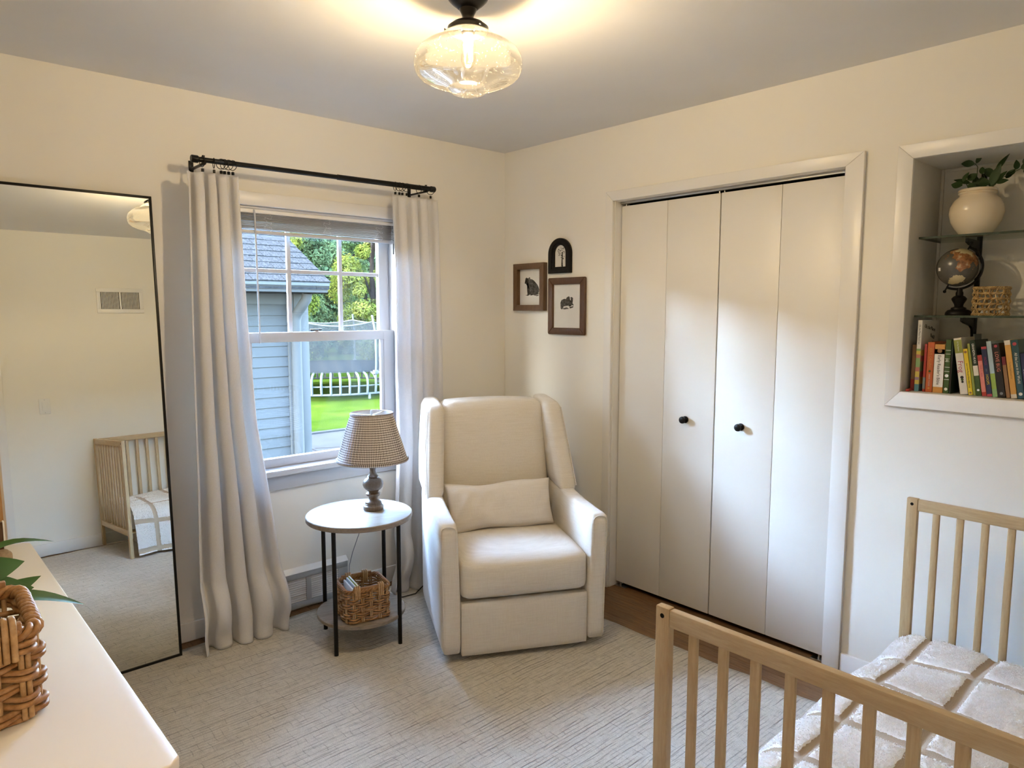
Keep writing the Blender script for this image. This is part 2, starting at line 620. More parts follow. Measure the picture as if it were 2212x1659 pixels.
def tag(o, label, cat, group=None):
    o['label'] = label
    o['category'] = cat
    if group:
        o['group'] = group
    return o
def thing(name, label, cat, loc=(0, 0, 0), rotz=0.0, group=None):
    o = bpy.data.objects.new(name, None)
    COL.objects.link(o)
    o.location = loc
    o.rotation_euler = (0, 0, rotz)
    o.empty_display_size = .05
    return tag(o, label, cat, group)
def structure(o, label=None):
    o['kind'] = 'structure'
    if label:
        o['label'] = label
    return o
def sroot(name, loc=(0, 0, 0), label=None):
    o = bpy.data.objects.new(name, None)
    COL.objects.link(o)
    o.location = loc
    return structure(o, label)
def copy_tree(o, parent=None):
    c = o.copy()
    COL.objects.link(c)
    c.parent = parent
    for ch in list(o.children):
        copy_tree(ch, c)
    return c
def text_mesh(name, body, size, mat, parent, M, align='CENTER', extrude=.0002, sx=1.0, bold=0.0):
    cu = bpy.data.curves.new(name, 'FONT')
    cu.body = body
    cu.size = size
    cu.align_x = align
    cu.align_y = 'CENTER'
    cu.extrude = extrude
    cu.offset = bold
    cu.resolution_u = 2
    tmp = bpy.data.objects.new(name, cu)
    COL.objects.link(tmp)
    bpy.context.view_layer.update()
    dg = bpy.context.evaluated_depsgraph_get()
    me = bpy.data.meshes.new_from_object(tmp.evaluated_get(dg))
    bpy.data.objects.remove(tmp)
    me.transform(M @ Matrix.Diagonal((sx, 1, 1, 1)))
    me.materials.clear()
    me.materials.append(MATS[mat])
    o = bpy.data.objects.new(name, me)
    COL.objects.link(o)
    o.parent = parent
    return o

# ================================================================== THE ROOM
XW, YS, H = -3.06, -3.16, 2.44

def wall_slab(name, axis, t0, t1, a, z, holes, mat, label=None):
    """A wall with rectangular holes as one closed mesh. a, z: extents; holes: (a0, a1, z0, z1)."""
    ac = sorted(set([a[0], a[1]] + [q for h in holes for q in h[:2]]))
    zc = sorted(set([z[0], z[1]] + [q for h in holes for q in h[2:]]))
    na, nz = len(ac), len(zc)
    solid = [[not any(h[0] <= (ac[i] + ac[i + 1]) / 2 <= h[1] and h[2] <= (zc[j] + zc[j + 1]) / 2 <= h[3] for h in holes)
              for j in range(nz - 1)] for i in range(na - 1)]
    P = (lambda a_, t_, z_: (a_, t_, z_)) if axis == 'y' else (lambda a_, t_, z_: (t_, a_, z_))
    vs = [P(ac[i], t_, zc[j]) for t_ in (t0, t1) for i in range(na) for j in range(nz)]
    I = lambda k, i, j: k * na * nz + i * nz + j
    fs = []
    S = lambda i, j: 0 <= i < na - 1 and 0 <= j < nz - 1 and solid[i][j]
    for i in range(na - 1):
        for j in range(nz - 1):
            if not S(i, j):
                continue
            fs.append((I(0, i, j), I(0, i + 1, j), I(0, i + 1, j + 1), I(0, i, j + 1)))
            fs.append((I(1, i, j), I(1, i, j + 1), I(1, i + 1, j + 1), I(1, i + 1, j)))
            if not S(i - 1, j):
                fs.append((I(0, i, j), I(0, i, j + 1), I(1, i, j + 1), I(1, i, j)))
            if not S(i + 1, j):
                fs.append((I(0, i + 1, j), I(1, i + 1, j), I(1, i + 1, j + 1), I(0, i + 1, j + 1)))
            if not S(i, j - 1):
                fs.append((I(0, i, j), I(1, i, j), I(1, i + 1, j), I(0, i + 1, j)))
            if not S(i, j + 1):
                fs.append((I(0, i, j + 1), I(0, i + 1, j + 1), I(1, i + 1, j + 1), I(1, i, j + 1)))
    me = bpy.data.meshes.new(name)
    me.from_pydata(vs, [], fs)
    bm = bmesh.new()
    bm.from_mesh(me)
    bmesh.ops.delete(bm, geom=[v for v in bm.verts if not v.link_faces], context='VERTS')
    bmesh.ops.recalc_face_normals(bm, faces=list(bm.faces))
    bm.to_mesh(me)
    bm.free()
    me.materials.append(MATS[mat])
    o = bpy.data.objects.new(name, me)
    COL.objects.link(o)
    return structure(o, label)

WX0, WX1, WZ0, WZ1 = -1.65, -.77, .71, 1.98
CY0, CY1, CZ1 = -2.036, -.862, 2.062
NY0, NY1, NZ0, NZ1 = -3.05, -2.278, 1.198, 2.055
DX0, DX1, DZ1 = -3.02, -2.205, 2.04
wall_slab('wall_north', 'y', 0, .14, (-3.2, .8), (-.05, H), [(WX0, WX1, WZ0, WZ1)], 'wall_paint', 'cream painted wall around the window')
wall_slab('wall_east', 'x', 0, .12, (-3.28, 0), (-.05, H), [(CY0, CY1, -.05, CZ1), (NY0 - .012, NY1 + .012, NZ0 - .012, NZ1 + .012)], 'wall_paint', 'cream painted wall with closet and recessed shelves')
wall_slab('wall_west', 'x', XW - .12, XW, (-3.28, 0), (-.05, H), [], 'wall_paint', 'cream painted wall behind the white dresser')
wall_slab('wall_south', 'y', YS - .12, YS, (XW, 0), (-.05, H), [(DX0, DX1, -.05, DZ1)], 'wall_paint', 'cream painted wall seen in the mirror')
structure(box('ceiling', -3.2, .8, -3.28, .14, H, H + .1, 'ceiling_paint', bevel=0), 'flat white ceiling')
# closet behind the folding doors
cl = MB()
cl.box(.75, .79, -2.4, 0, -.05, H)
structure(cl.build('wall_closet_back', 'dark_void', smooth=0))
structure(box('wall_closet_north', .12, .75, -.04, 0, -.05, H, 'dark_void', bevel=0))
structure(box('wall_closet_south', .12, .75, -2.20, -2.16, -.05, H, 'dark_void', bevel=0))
# hallway beyond the doorway
structure(box('wall_hall_south', -4.1, -1.0, -4.55, -4.45, -.05, H, 'hall_tan', bevel=0), 'warm tan hallway wall beyond the doorway')
structure(box('wall_hall_west', -4.2, -4.1, -4.45, -3.28, -.05, H, 'hall_tan', bevel=0))
structure(box('wall_hall_east', -1.1, -1.0, -4.45, -3.28, -.05, H, 'hall_tan', bevel=0))
structure(box('wall_hall_north', -4.1, -3.18, -3.40, -3.28, -.05, H, 'hall_tan', bevel=0))
structure(box('ceiling_hall', -4.2, -1.0, -4.55, -3.28, H, H + .1, 'ceiling_paint', bevel=0))
structure(box('floor_hall', -4.2, -1.0, -4.55, -3.28, -.05, 0, 'oak_floor', bevel=0))

# floor: narrow strip boards
fl = structure(box('floor', -3.2, .75, -3.28, .0, -.05, -.012, 'oak_floor', bevel=0), 'brown oak strip floor')
PW = .0572
base_plank = {}
rng = random.Random(3)
row = 0
x = .0855
while x > -3.06:
    x0 = x - PW
    y = 0.0 - rng.uniform(.2, 1.2)
    ends = [-.001]
    while y > -3.1:
        ends.append(y)
        y -= rng.uniform(1.1, 1.7)
    ends.append(-3.158)
    for a, b in zip(ends[:-1], ends[1:]):
        o = box('plank', 0, PW - .0012, 0, a - b - .0012, 0, .012, 'oak_floor', fl, bevel=.0008, segs=1)
        o.location = (x0, b, -.012)
        # shift grain from board to board
    x = x0
    row += 1

# baseboards
def bboard(name, pts_box):
    structure(box(name, *pts_box, 'trim_white', bevel=.004))
bboard('baseboard_north', (XW, -1.535, -.014, 0, .004, .092))
bboard('baseboard_east', (-.014, 0, YS + .014, -2.108, .004, .098))
bboard('baseboard_south', (-2.154, 0, YS, YS + .014, .004, .095))
bboard('baseboard_west', (XW, XW + .014, YS, -.014, .004, .092))
structure(box('baseboard_corner', -1.11, 0, -.014, 0, .004, .092, 'trim_white', bevel=.004))

# ------------------------------------------------------------------ window
win = sroot('window_1', (-1.21, 0, WZ0), 'white double hung window with grid in the upper sash')
ox, oy, oz = -1.21, 0, WZ0
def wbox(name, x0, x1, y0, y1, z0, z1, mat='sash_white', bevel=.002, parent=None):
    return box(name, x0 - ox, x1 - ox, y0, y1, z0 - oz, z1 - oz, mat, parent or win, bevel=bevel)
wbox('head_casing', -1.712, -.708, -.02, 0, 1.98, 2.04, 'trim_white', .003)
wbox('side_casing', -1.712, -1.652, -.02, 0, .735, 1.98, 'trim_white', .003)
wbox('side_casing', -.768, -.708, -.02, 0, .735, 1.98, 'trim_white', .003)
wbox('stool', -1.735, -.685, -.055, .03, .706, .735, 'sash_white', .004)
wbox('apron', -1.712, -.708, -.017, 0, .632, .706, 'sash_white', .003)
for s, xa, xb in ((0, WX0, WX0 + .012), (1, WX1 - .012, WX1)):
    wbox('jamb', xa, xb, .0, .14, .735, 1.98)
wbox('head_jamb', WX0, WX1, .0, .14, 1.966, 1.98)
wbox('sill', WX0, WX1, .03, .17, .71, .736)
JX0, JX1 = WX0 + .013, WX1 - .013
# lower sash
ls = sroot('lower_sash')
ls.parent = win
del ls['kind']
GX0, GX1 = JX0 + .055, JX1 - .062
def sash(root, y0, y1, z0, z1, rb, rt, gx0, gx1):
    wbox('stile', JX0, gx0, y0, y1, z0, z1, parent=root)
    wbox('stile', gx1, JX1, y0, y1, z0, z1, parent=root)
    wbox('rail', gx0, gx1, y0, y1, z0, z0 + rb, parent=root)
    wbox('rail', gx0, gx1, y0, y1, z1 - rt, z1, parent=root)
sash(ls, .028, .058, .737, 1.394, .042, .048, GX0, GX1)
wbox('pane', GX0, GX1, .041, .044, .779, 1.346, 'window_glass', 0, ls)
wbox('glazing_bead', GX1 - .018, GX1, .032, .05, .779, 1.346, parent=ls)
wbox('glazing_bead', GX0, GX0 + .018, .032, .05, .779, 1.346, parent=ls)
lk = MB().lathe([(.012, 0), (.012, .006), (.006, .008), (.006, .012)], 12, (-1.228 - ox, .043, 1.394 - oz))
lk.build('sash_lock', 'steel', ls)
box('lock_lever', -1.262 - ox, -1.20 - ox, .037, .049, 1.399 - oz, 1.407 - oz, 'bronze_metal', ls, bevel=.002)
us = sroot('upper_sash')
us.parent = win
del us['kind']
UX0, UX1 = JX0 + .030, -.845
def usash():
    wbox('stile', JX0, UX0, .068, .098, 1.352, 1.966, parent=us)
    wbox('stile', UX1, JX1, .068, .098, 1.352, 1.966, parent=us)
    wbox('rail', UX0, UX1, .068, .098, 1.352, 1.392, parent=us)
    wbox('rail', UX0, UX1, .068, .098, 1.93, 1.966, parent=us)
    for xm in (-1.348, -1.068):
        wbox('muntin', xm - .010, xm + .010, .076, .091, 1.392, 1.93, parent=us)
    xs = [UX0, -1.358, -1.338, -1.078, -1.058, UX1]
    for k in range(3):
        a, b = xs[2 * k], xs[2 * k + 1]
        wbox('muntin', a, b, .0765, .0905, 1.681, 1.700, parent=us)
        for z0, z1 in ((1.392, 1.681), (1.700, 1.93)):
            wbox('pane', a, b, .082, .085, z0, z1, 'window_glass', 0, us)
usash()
wbox('dark_strip', WX1 - .020, WX1 - .013, .002, .010, 1.80, 1.965, 'matt_black', 0)  # thin matt black strip beside the blind at the right jamb

# ------------------------------------------------------------------ blind, drawn up
bl = thing('mini_blind', 'white mini blind drawn up to the top of the window', 'window blind', (-1.21, .012, 1.966))
BX0, BX1 = JX0 + .005 + 1.21, JX1 - .008 + 1.21
box('headrail', BX0, BX1, -.013, .013, -.018, 0, 'trim_white', bl, bevel=.002)
rngb = random.Random(11)
slat_me = None
z = -.0215
for k in range(18):
    m = MB()
    tilt = rngb.uniform(-.004, .004)
    w = .0125
    m.grid(lambda u, v_: (BX0 + (BX1 - BX0) * u, -w + 2 * w * v_, .0022 * math.sin(PI * v_) + tilt * (u - .5)), 10, 4)
    o = m.build('slat', 'blind_slat', bl, smooth=180)
    o.location = (0, rngb.uniform(-.001, .001), z)
    sm = o.modifiers.new('thick', 'SOLIDIFY')
    sm.thickness = .0016
    z -= rngb.choice((.0038, .0040, .0048, .0042))
box('bottom_rail', BX0, BX1, -.012, .012, z - .018, z - .002, 'sash_white', bl, bevel=.003)
MB().tube([(-.337, -.022, -.004), (-.336, -.024, -.03), (-.331, -.022, -.62)], .0042, 6).build('tilt_wand', 'sash_white', bl)
for cx in (-.27, .03, .33):
    rr = random.Random(int(cx * 100))
    pts = []
    for i in range(60):
        a = i / 59
        pts.append((cx + .018 * math.sin(a * 15) + rr.uniform(-.006, .006), -.0155 + .002 * math.sin(i), -.02 - .075 * a + .008 * math.cos(a * 21)))
    MB().tube(pts, .0007, 4).build('lift_cord', 'trim_white', bl)

# ------------------------------------------------------------------ closet: casing, doors
tr1 = sroot('trim_1', (0, -1.45, 0), 'white painted closet door casing')
def mitre_frame(root, y0, y1, z0, z1, iy0, iy1, iz0, iz1, xf, xb, mat, bottom=True, oy=0.0, nm='casing'):
    def piece(q, name):
        m = MB()
        m.prism(q, lambda y, z: (xf, y - oy, z), lambda y, z: (xb, y - oy, z))
        return m.build(name, mat, root, bevel=.0025)
    if bottom:
        piece([(y1, z0), (y0, z0), (iy0, iz0), (iy1, iz0)], nm)
    piece([(y1, z1), (y0, z1), (iy0, iz1), (iy1, iz1)][::-1], nm)
    piece([(y1, z0), (y1, z1), (iy1, iz1), (iy1, iz0)][::-1], nm)
    piece([(y0, z0), (y0, z1), (iy0, iz1), (iy0, iz0)], nm)
mitre_frame(tr1, -2.107, -.813, .001, 2.112, CY0, CY1, .001, CZ1, -.019, -.0005, 'trim_white', False, -1.45)
box('side_jamb', .0, .11, CY0 + 1.45, CY0 + 1.45 + .003, .001, CZ1, 'trim_white', tr1, bevel=0)
box('side_jamb', .0, .11, CY1 + 1.45 - .003, CY1 + 1.45, .001, CZ1, 'trim_white', tr1, bevel=0)
box('track', .04, .075, CY0 + 1.45 + .004, CY1 + 1.45 - .004, CZ1 - .012, CZ1, 'steel', tr1, bevel=.001)
for yy in (CY1 - .03, -1.436, -1.462, CY0 + .03):
    m = MB().lathe([(.004, 0), (.004, .012)], 8, (.058, yy + 1.45, 2.041))
    m.build('pivot_pin', 'steel', tr1)
DZ0, DZT = .026, 2.040
def bifold(name, ya, ym, yb, knob_y, label):
    root = sroot(name, (.05, (ya + yb) / 2, DZ0), label)
    oy_ = (ya + yb) / 2
    for a, b in ((ya, ym), (ym, yb)):
        box('panel', 0, .03, min(a, b) + .001 - oy_, max(a, b) - .001 - oy_, 0, DZT - DZ0, 'door_white', root, bevel=.0012)
    k = MB().lathe([(.0165, 0), (.0175, .004), (.0165, .007), (.0075, .010), (.007, .018), (.013, .022), (.0175, .027), (.0165, .034), (.009, .038), (.0, .0385)], 20)
    o = k.build('knob', 'matt_black', root)
    o.location = (0.0, knob_y - oy_, .969 - DZ0)
    o.rotation_euler = (0, -PI / 2, 0)
    return root
bifold('door_1', -.868, -1.155, -1.4465, -1.29, 'white flat bifold closet door nearer the armchair')
bifold('door_2', -1.4505, -1.745, -2.030, -1.59, 'white flat bifold closet door nearer the bookshelf recess')
for yy, lab in ((-.90, 'small steel pivot bracket on the floor under the closet door by the armchair'), (-1.995, 'small steel pivot bracket on the floor under the closet door by the crib')):
    t_ = thing('pivot_bracket', lab, 'bracket', (.055, yy, 0))
    box('plate', -.010, .018, -.035, .035, 0.0, .003, 'steel', t_, bevel=.0005)
    MB().lathe([(.005, .003), (.005, .0255)], 8).build('pin', 'steel', t_)

# ------------------------------------------------------------------ recessed shelves
rcs = sroot('wall_recess', (.15, (NY0 + NY1) / 2, NZ0), 'painted shelf recess in the wall')
_yc = (NY0 + NY1) / 2
def rbox(nm, x0, x1, y0, y1, z0, z1):
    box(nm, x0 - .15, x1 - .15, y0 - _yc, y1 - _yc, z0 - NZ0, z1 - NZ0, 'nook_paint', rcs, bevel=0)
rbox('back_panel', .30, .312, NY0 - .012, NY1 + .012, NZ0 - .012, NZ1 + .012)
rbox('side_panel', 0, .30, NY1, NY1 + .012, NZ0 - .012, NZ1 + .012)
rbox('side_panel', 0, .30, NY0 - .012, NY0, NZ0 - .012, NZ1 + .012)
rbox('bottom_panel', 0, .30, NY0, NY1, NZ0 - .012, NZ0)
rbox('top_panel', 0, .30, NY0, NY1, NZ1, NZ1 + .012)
tr2 = sroot('trim_2', (0, -2.66, 1.6), 'white mitred casing around the shelf recess')
m0 = mitre_frame
def nook_frame():
    def piece(q):
        m = MB()
        m.prism(q, lambda y, z: (-.019, y + 2.66, z - 1.6), lambda y, z: (-.0005, y + 2.66, z - 1.6))
        m.build('casing', 'trim_white', tr2, bevel=.0025)
    y0, y1, z0, z1 = -3.105, -2.226, 1.140, 2.108
    iy0, iy1, iz0, iz1 = NY0, NY1 - .002, NZ0, NZ1
    piece([(y1, z0), (y0, z0), (iy0, iz0), (iy1, iz0)])
    piece([(y1, z1), (y0, z1), (iy0, iz1), (iy1, iz1)][::-1])
    piece([(y1, z0), (y1, z1), (iy1, iz1), (iy1, iz0)][::-1])
    piece([(y0, z0), (y0, z1), (iy0, iz1), (iy0, iz0)])
nook_frame()
tr3 = sroot('trim_3', (.29, -2.66, 1.6), 'thin corner bead at the back of the shelf recess')
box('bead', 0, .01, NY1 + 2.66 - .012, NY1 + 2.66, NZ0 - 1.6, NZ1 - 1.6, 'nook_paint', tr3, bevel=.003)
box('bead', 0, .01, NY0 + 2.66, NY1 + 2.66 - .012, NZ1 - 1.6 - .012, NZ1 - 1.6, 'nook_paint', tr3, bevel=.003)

# ------------------------------------------------------------------ doorway behind
tr4 = sroot('trim_4', (-2.63, YS, 0), 'white casing of the bedroom doorway')
box('casing', DX1 + 2.63, DX1 + 2.63 + .05, 0, .010, .001, DZ1 + .05, 'trim_white', tr4, bevel=.002)
box('casing', XW + 2.63 + .001, DX1 + 2.63, 0, .010, DZ1, DZ1 + .05, 'trim_white', tr4, bevel=.002)
box('strike_plate', DX1 + 2.63 - .002, DX1 + 2.63 + .001, -.05, -.015, .93, 1.0, 'black_metal', tr4, bevel=0)

# return air grille and switch, seen in the mirror
gr = thing('wall_vent', 'white two-panel wall vent high on the wall, seen in the mirror', 'vent', (-1.33, YS, 1.925))
m = MB()
W2, H2 = .17, .10
fr = [(-W2, -H2, -.14, -.068, 0), ]
box('frame', -W2, W2, 0, .008, -H2, -.068, 'trim_white', gr, bevel=.002)
box('frame', -W2, W2, 0, .008, .068, H2, 'trim_white', gr, bevel=.002)
box('frame', -W2, -.140, 0, .008, -.068, .068, 'trim_white', gr, bevel=.002)
box('frame', .140, W2, 0, .008, -.068, .068, 'trim_white', gr, bevel=.002)
box('frame', -.007, .007, 0, .008, -.068, .068, 'trim_white', gr, bevel=.001)
box('backing', -.140, .140, .0005, .0015, -.068, .068, 'dark_void', gr, bevel=0)
for sgn in (-1, 1):
    for k in range(12):
        xx = sgn * (.016 + k * .0105)
        o = box('louver', -.0052, .0052, -.0005, .0005, -.067, .067, 'trim_white', gr, bevel=0)
        o.location = (xx, .005, 0)
        o.rotation_euler = (0, 0, R(-38))
sw = thing('light_switch', 'white rocker light switch on the wall seen in the mirror', 'switch', (-1.906, YS, 1.122))
box('plate', -.036, .036, 0, .006, -.058, .058, 'switch_white', sw, bevel=.003)
box('rocker', -.017, .017, .006, .011, -.033, .033, 'switch_white', sw, bevel=.002)
for zz in (-.048, .048):
    o = MB().lathe([(.003, 0), (.003, .0012)], 10).build('screw', 'steel', sw)
    o.location = (0, .006, zz)
    o.rotation_euler = (-PI / 2, 0, 0)

# register under the window
rg = thing('floor_register', 'grey-white louvered heat register on the wall under the window', 'vent', (-1.325, 0, .012))
RX = .205
box('frame', -RX, RX, -.024, 0, 0, .030, 'register_grey', rg, bevel=.002)
box('frame', -RX, RX, -.024, 0, .150, .182, 'register_grey', rg, bevel=.002)
m = MB().prism([(-.026, .182), (0, .182), (0, .205)], lambda y, z: (-RX - .003, y, z), lambda y, z: (RX + .003, y, z))
m.build('top_lip', 'trim_white', rg, smooth=0)
for xa, xb_ in ((-RX, -.178), (-.028, -.002), (.150, RX)):
    box('upright', xa, xb_, -.024, 0, .030, .150, 'register_grey', rg, bevel=.001)
box('backing', -.178, .150, -.004, -.001, .03, .15, 'dark_void', rg, bevel=0)
for xa, xb_ in ((-.178, -.028), (-.002, .150)):
    for k in range(11):
        o = box('louver', xa, xb_, -.0050, .0050, -.0008, .0008, 'trim_white', rg, bevel=0)
        o.location = (0, -.016, .036 + k * .0109)
        o.rotation_euler = (R(38), 0, 0)

# ================================================================== RUG
rm = MB()
rp = [(-.385, -.075), (-.235, -3.10), (-2.98, -3.12), (-3.0, -.06)]
nx, ny = 60, 60
def rugpt(u, v):
    a = Vector(rp[3]).lerp(Vector(rp[0]), u)
    b = Vector(rp[2]).lerp(Vector(rp[1]), u)
    q = b.lerp(a, v)
    e = min(u, 1 - u, v, 1 - v)
    zz = .009 if e > 0 else .0035
    wob = .006 * math.sin(u * 37 + v * 53) * (1 if e == 0 else 0)
    return (q.x + wob, q.y + wob, zz)
rm.grid(rugpt, nx, ny)
rug = rm.build('area_rug', 'rug_pile', smooth=180)
sd = rug.modifiers.new('thick', 'SOLIDIFY')
sd.thickness = .0045
tag(rug, 'large cream and grey rug with fine broken plaid lines', 'rug')

# ================================================================== ARMCHAIR
ch = thing('armchair', 'cream linen wingback glider armchair between window and closet', 'armchair', (-.868, -1.123, .009), R(-27.5))
MB().lathe([(.23, 0), (.235, .004), (.235, .016), (.06, .022), (.05, .055)], 40, (0, .36, 0)).build('swivel_base', 'black_metal', ch)
softbox('body', (.282, .30, .11), .02, 'linen', ch, 8, c=(0, .34, .155))
# arms
def arm(s):
    h = (.0435, .335, .285)
    def df(q):
        x_, y_, z_ = q
        t_ = max(0, min(1, (y_ + h[1]) / (2 * h[1])))
        top = max(0.0, (z_ + .05) / (h[2] + .05))
        z_ += top * (.045 * t_ ** 1.6 - .012 * math.sin(PI * t_))
        x_ += s * (.012 * top * (1 - t_)) - s * .006
        y_ += -.004 * (1 - t_)
        return (x_, y_, z_)
    o = softbox('arm', h, .024, 'linen', ch, 12, (.004, .003, .006), df, (s * .330, .325, .035 + .285))
    # seam round the front face of the arm
    pts = []
    cx, hw = s * .330, .0300
    for i in range(25):
        a = PI * i / 24
        pts.append((cx + s * .006 - hw * math.cos(a), -.0120, .578 + .020 * math.sin(a)))
    pts = [(cx - hw - s * .004, -.0105, .06)] + pts + [(cx + hw - s * .004, -.0105, .06)]
    MB().tube(pts, .0022, 6).build('piping', 'linen', o).parent = o
    return o
arm(-1); arm(1)
# wings
def wing(s):
    h = (.047, .120, .222)
    def df(q):
        x_, y_, z_ = q
        t_ = max(0, min(1, (z_ + h[2]) / (2 * h[2])))
        f_ = max(0, min(1, (h[1] - y_) / (2 * h[1])))
        y_ += .135 * t_ - .055 * f_ * (1 - t_) ** 1.6
        x_ += s * (-.034 * t_ ** 1.3 + .004 * f_)
        z_ += -.020 * f_ * t_ ** 3 - .008 * f_ * (1 - t_) + .02 * (1 - f_) * (1 - t_)
        return (x_, y_, z_)
    o = softbox('wing', h, .032, 'linen', ch, 12, (.008, .004, .004), df, (s * .329, .560, .640 + .186))
    pts = []
    for i in range(17):
        t_ = i / 16
        z_ = -h[2] * .86 + 1.72 * h[2] * t_
        q = df(Vector((s * (h[0] - .004), -h[1] + .010, z_)))
        pts.append((q[0] + s * .329, q[1] + .560, q[2] + .826))
    MB().tube(pts, .0022, 6).build('piping', 'linen', o)
    return o
wing(-1); wing(1)
# back
def bdf(q):
    x_, y_, z_ = q
    t_ = max(0, min(1, (z_ + .32) / .64))
    y_ += .125 * t_
    x_ *= 1 - .06 * t_
    z_ += .012 * (1 - (x_ / .28) ** 2) * max(0, t_ - .5) * 2
    return (x_, y_, z_)
softbox('back_cushion', (.280, .085, .32), .045, 'linen', ch, 14, (.0, .022, .0), bdf, (0, .575, .400 + .315))
def rdf(q):
    x_, y_, z_ = q
    t_ = max(0, min(1, (z_ + .46) / .92))
    return (x_ * (1 - .06 * t_), y_ + .10 * t_, z_)
softbox('back_shell', (.350, .045, .46), .035, 'linen', ch, 8, (0, .006, 0), rdf, (0, .690, .045 + .46))
# seat
def sdf(q):
    x_, y_, z_ = q
    f_ = max(0, -y_ / .27)
    z_ += -.010 * min(1, f_) ** 3 * max(0, z_ / .09)
    return (x_, y_, z_)
softbox('seat_cushion', (.284, .275, .090), .038, 'linen', ch, 14, (0, .014, .018), sdf, (0, .258, .276 + .082))
softbox('front_panel', (.283, .020, .117), .008, 'linen', ch, 8, (0, .003, 0), None, (0, .012, .024 + .117))

# lumbar pillow
pm = MB()
PWD, PHT, PTH = .262, .118, .066
def pil(sign):
    def f(u, v):
        a, b = 2 * u - 1, 2 * v - 1
        ea = 1 - abs(a) ** 3.2
        eb = 1 - abs(b) ** 3.2
        th = PTH * max(0, ea) ** .55 * max(0, eb) ** .6
        xx = a * PWD * (1 - .045 * (1 - abs(b) ** 2) * abs(a) ** 6)
        zz = b * PHT * (1 - .10 * (1 - abs(a) ** 2) * abs(b) ** 6)
        wr = .004 * math.sin(a * 9 + b * 4) * (1 - a * a) * (1 - b * b) + .003 * math.sin(a * 23 - b * 7) * (1 - abs(b))
        return (xx, sign * (th + wr * (1 if th > .01 else 0)), zz + .006 * math.sin(a * 5) * b)
    return f
b0 = len(pm.v)
pm.grid(pil(-1), 48, 28)
n0 = len(pm.v)
pm2 = MB().grid(pil(1), 48, 28)
pm.f += [tuple(n0 + i for i in reversed(f)) for f in pm2.f]
pm.v += pm2.v
lp = pm.build('lumbar_pillow', 'linen_pillow', smooth=180)
bm = bmesh.new(); bm.from_mesh(lp.data)
bmesh.ops.remove_doubles(bm, verts=list(bm.verts), dist=.0008)
bmesh.ops.recalc_face_normals(bm, faces=list(bm.faces))
bm.to_mesh(lp.data); bm.free()
lp.data.shade_smooth()
lp.matrix_world = ch.matrix_basis @ Matrix.Translation((-.018, .395, .560)) @ Matrix.Rotation(R(-20), 4, 'X') @ Matrix.Rotation(R(-1.5), 4, 'Y')
tag(lp, 'oblong cream linen lumbar pillow resting on the armchair seat', 'pillow')

# ================================================================== SIDE TABLE
TX, TY = -1.311, -.496
st = thing('side_table', 'round pale wood side table with black metal legs and lower shelf', 'side table', (TX, TY, .009), R(-18))
def disc(name, r, z0, z1):
    m = MB().lathe([(0, z0), (r - .003, z0), (r, z0 + .003), (r, z1 - .003), (r - .003, z1), (0, z1)], 64, cap=False)
    return m.build(name, 'table_wood', st, smooth=40)
disc('table_top', .236, .560, .583)
disc('shelf', .198, .118, .136)
LEGR = .200
for k in range(4):
    a = PI / 4 + k * PI / 2
    m = MB().lathe([(.0095, 0), (.0095, .560)], 14, (LEGR * math.cos(a), LEGR * math.sin(a), 0))
    m.build('leg', 'black_metal', st)

# ================================================================== TABLE LAMP
lm = thing('table_lamp', 'turned brown wood table lamp with a pleated gingham shade', 'lamp', (-1.236, -.492, .592))
prof = [(0, 0), (.044, 0), (.046, .004), (.046, .017), (.043, .021), (.039, .023), (.039, .027), (.037, .029), (.0375, .034), (.034, .039), (.027, .044),
        (.021, .050), (.021, .061), (.029, .065), (.033, .071), (.033, .076), (.028, .080), (.022, .082), (.022, .086), (.027, .088), (.024, .091),
        (.034, .095), (.043, .105), (.047, .117), (.0455, .129), (.039, .140), (.027, .147), (.019, .149), (.019, .152), (.026, .155), (.021, .160),
        (.016, .168), (.0135, .180), (.015, .192), (.019, .199), (.0255, .203), (.021, .206), (.024, .208), (.030, .213), (.032, .221), (.030, .227), (.016, .229), (.014, .25), (0, .25)]
MB().lathe(prof, 36, cap=False).build('turned_base', 'lamp_wood', lm, smooth=50)
MB().lathe([(.012, .248), (.012, .30), (.017, .302), (.017, .335), (0, .335)], 16, cap=False).build('socket', 'brass', lm)
MB().lathe([(.010, .335), (.014, .35), (.029, .385), (.030, .40), (.02, .425), (0, .432)], 20, cap=False).build('bulb', 'sash_white', lm, smooth=180)
Z0, Z1, R0, R1 = .232, .446, .160, .094
NP = 60
sh = MB()
def shade(u, v):
    a = 2 * PI * u
    r = R0 + (R1 - R0) * v ** .94
    amp = (.0030 + .0015 * math.sin(u * 47)) * math.sin(PI * min(1, max(0, v))) ** .4
    r += amp * abs(math.sin(a * NP / 2 + .5 * math.sin(3 * a))) - .002
    return (r * math.cos(a), r * math.sin(a), Z0 + (Z1 - Z0) * v)
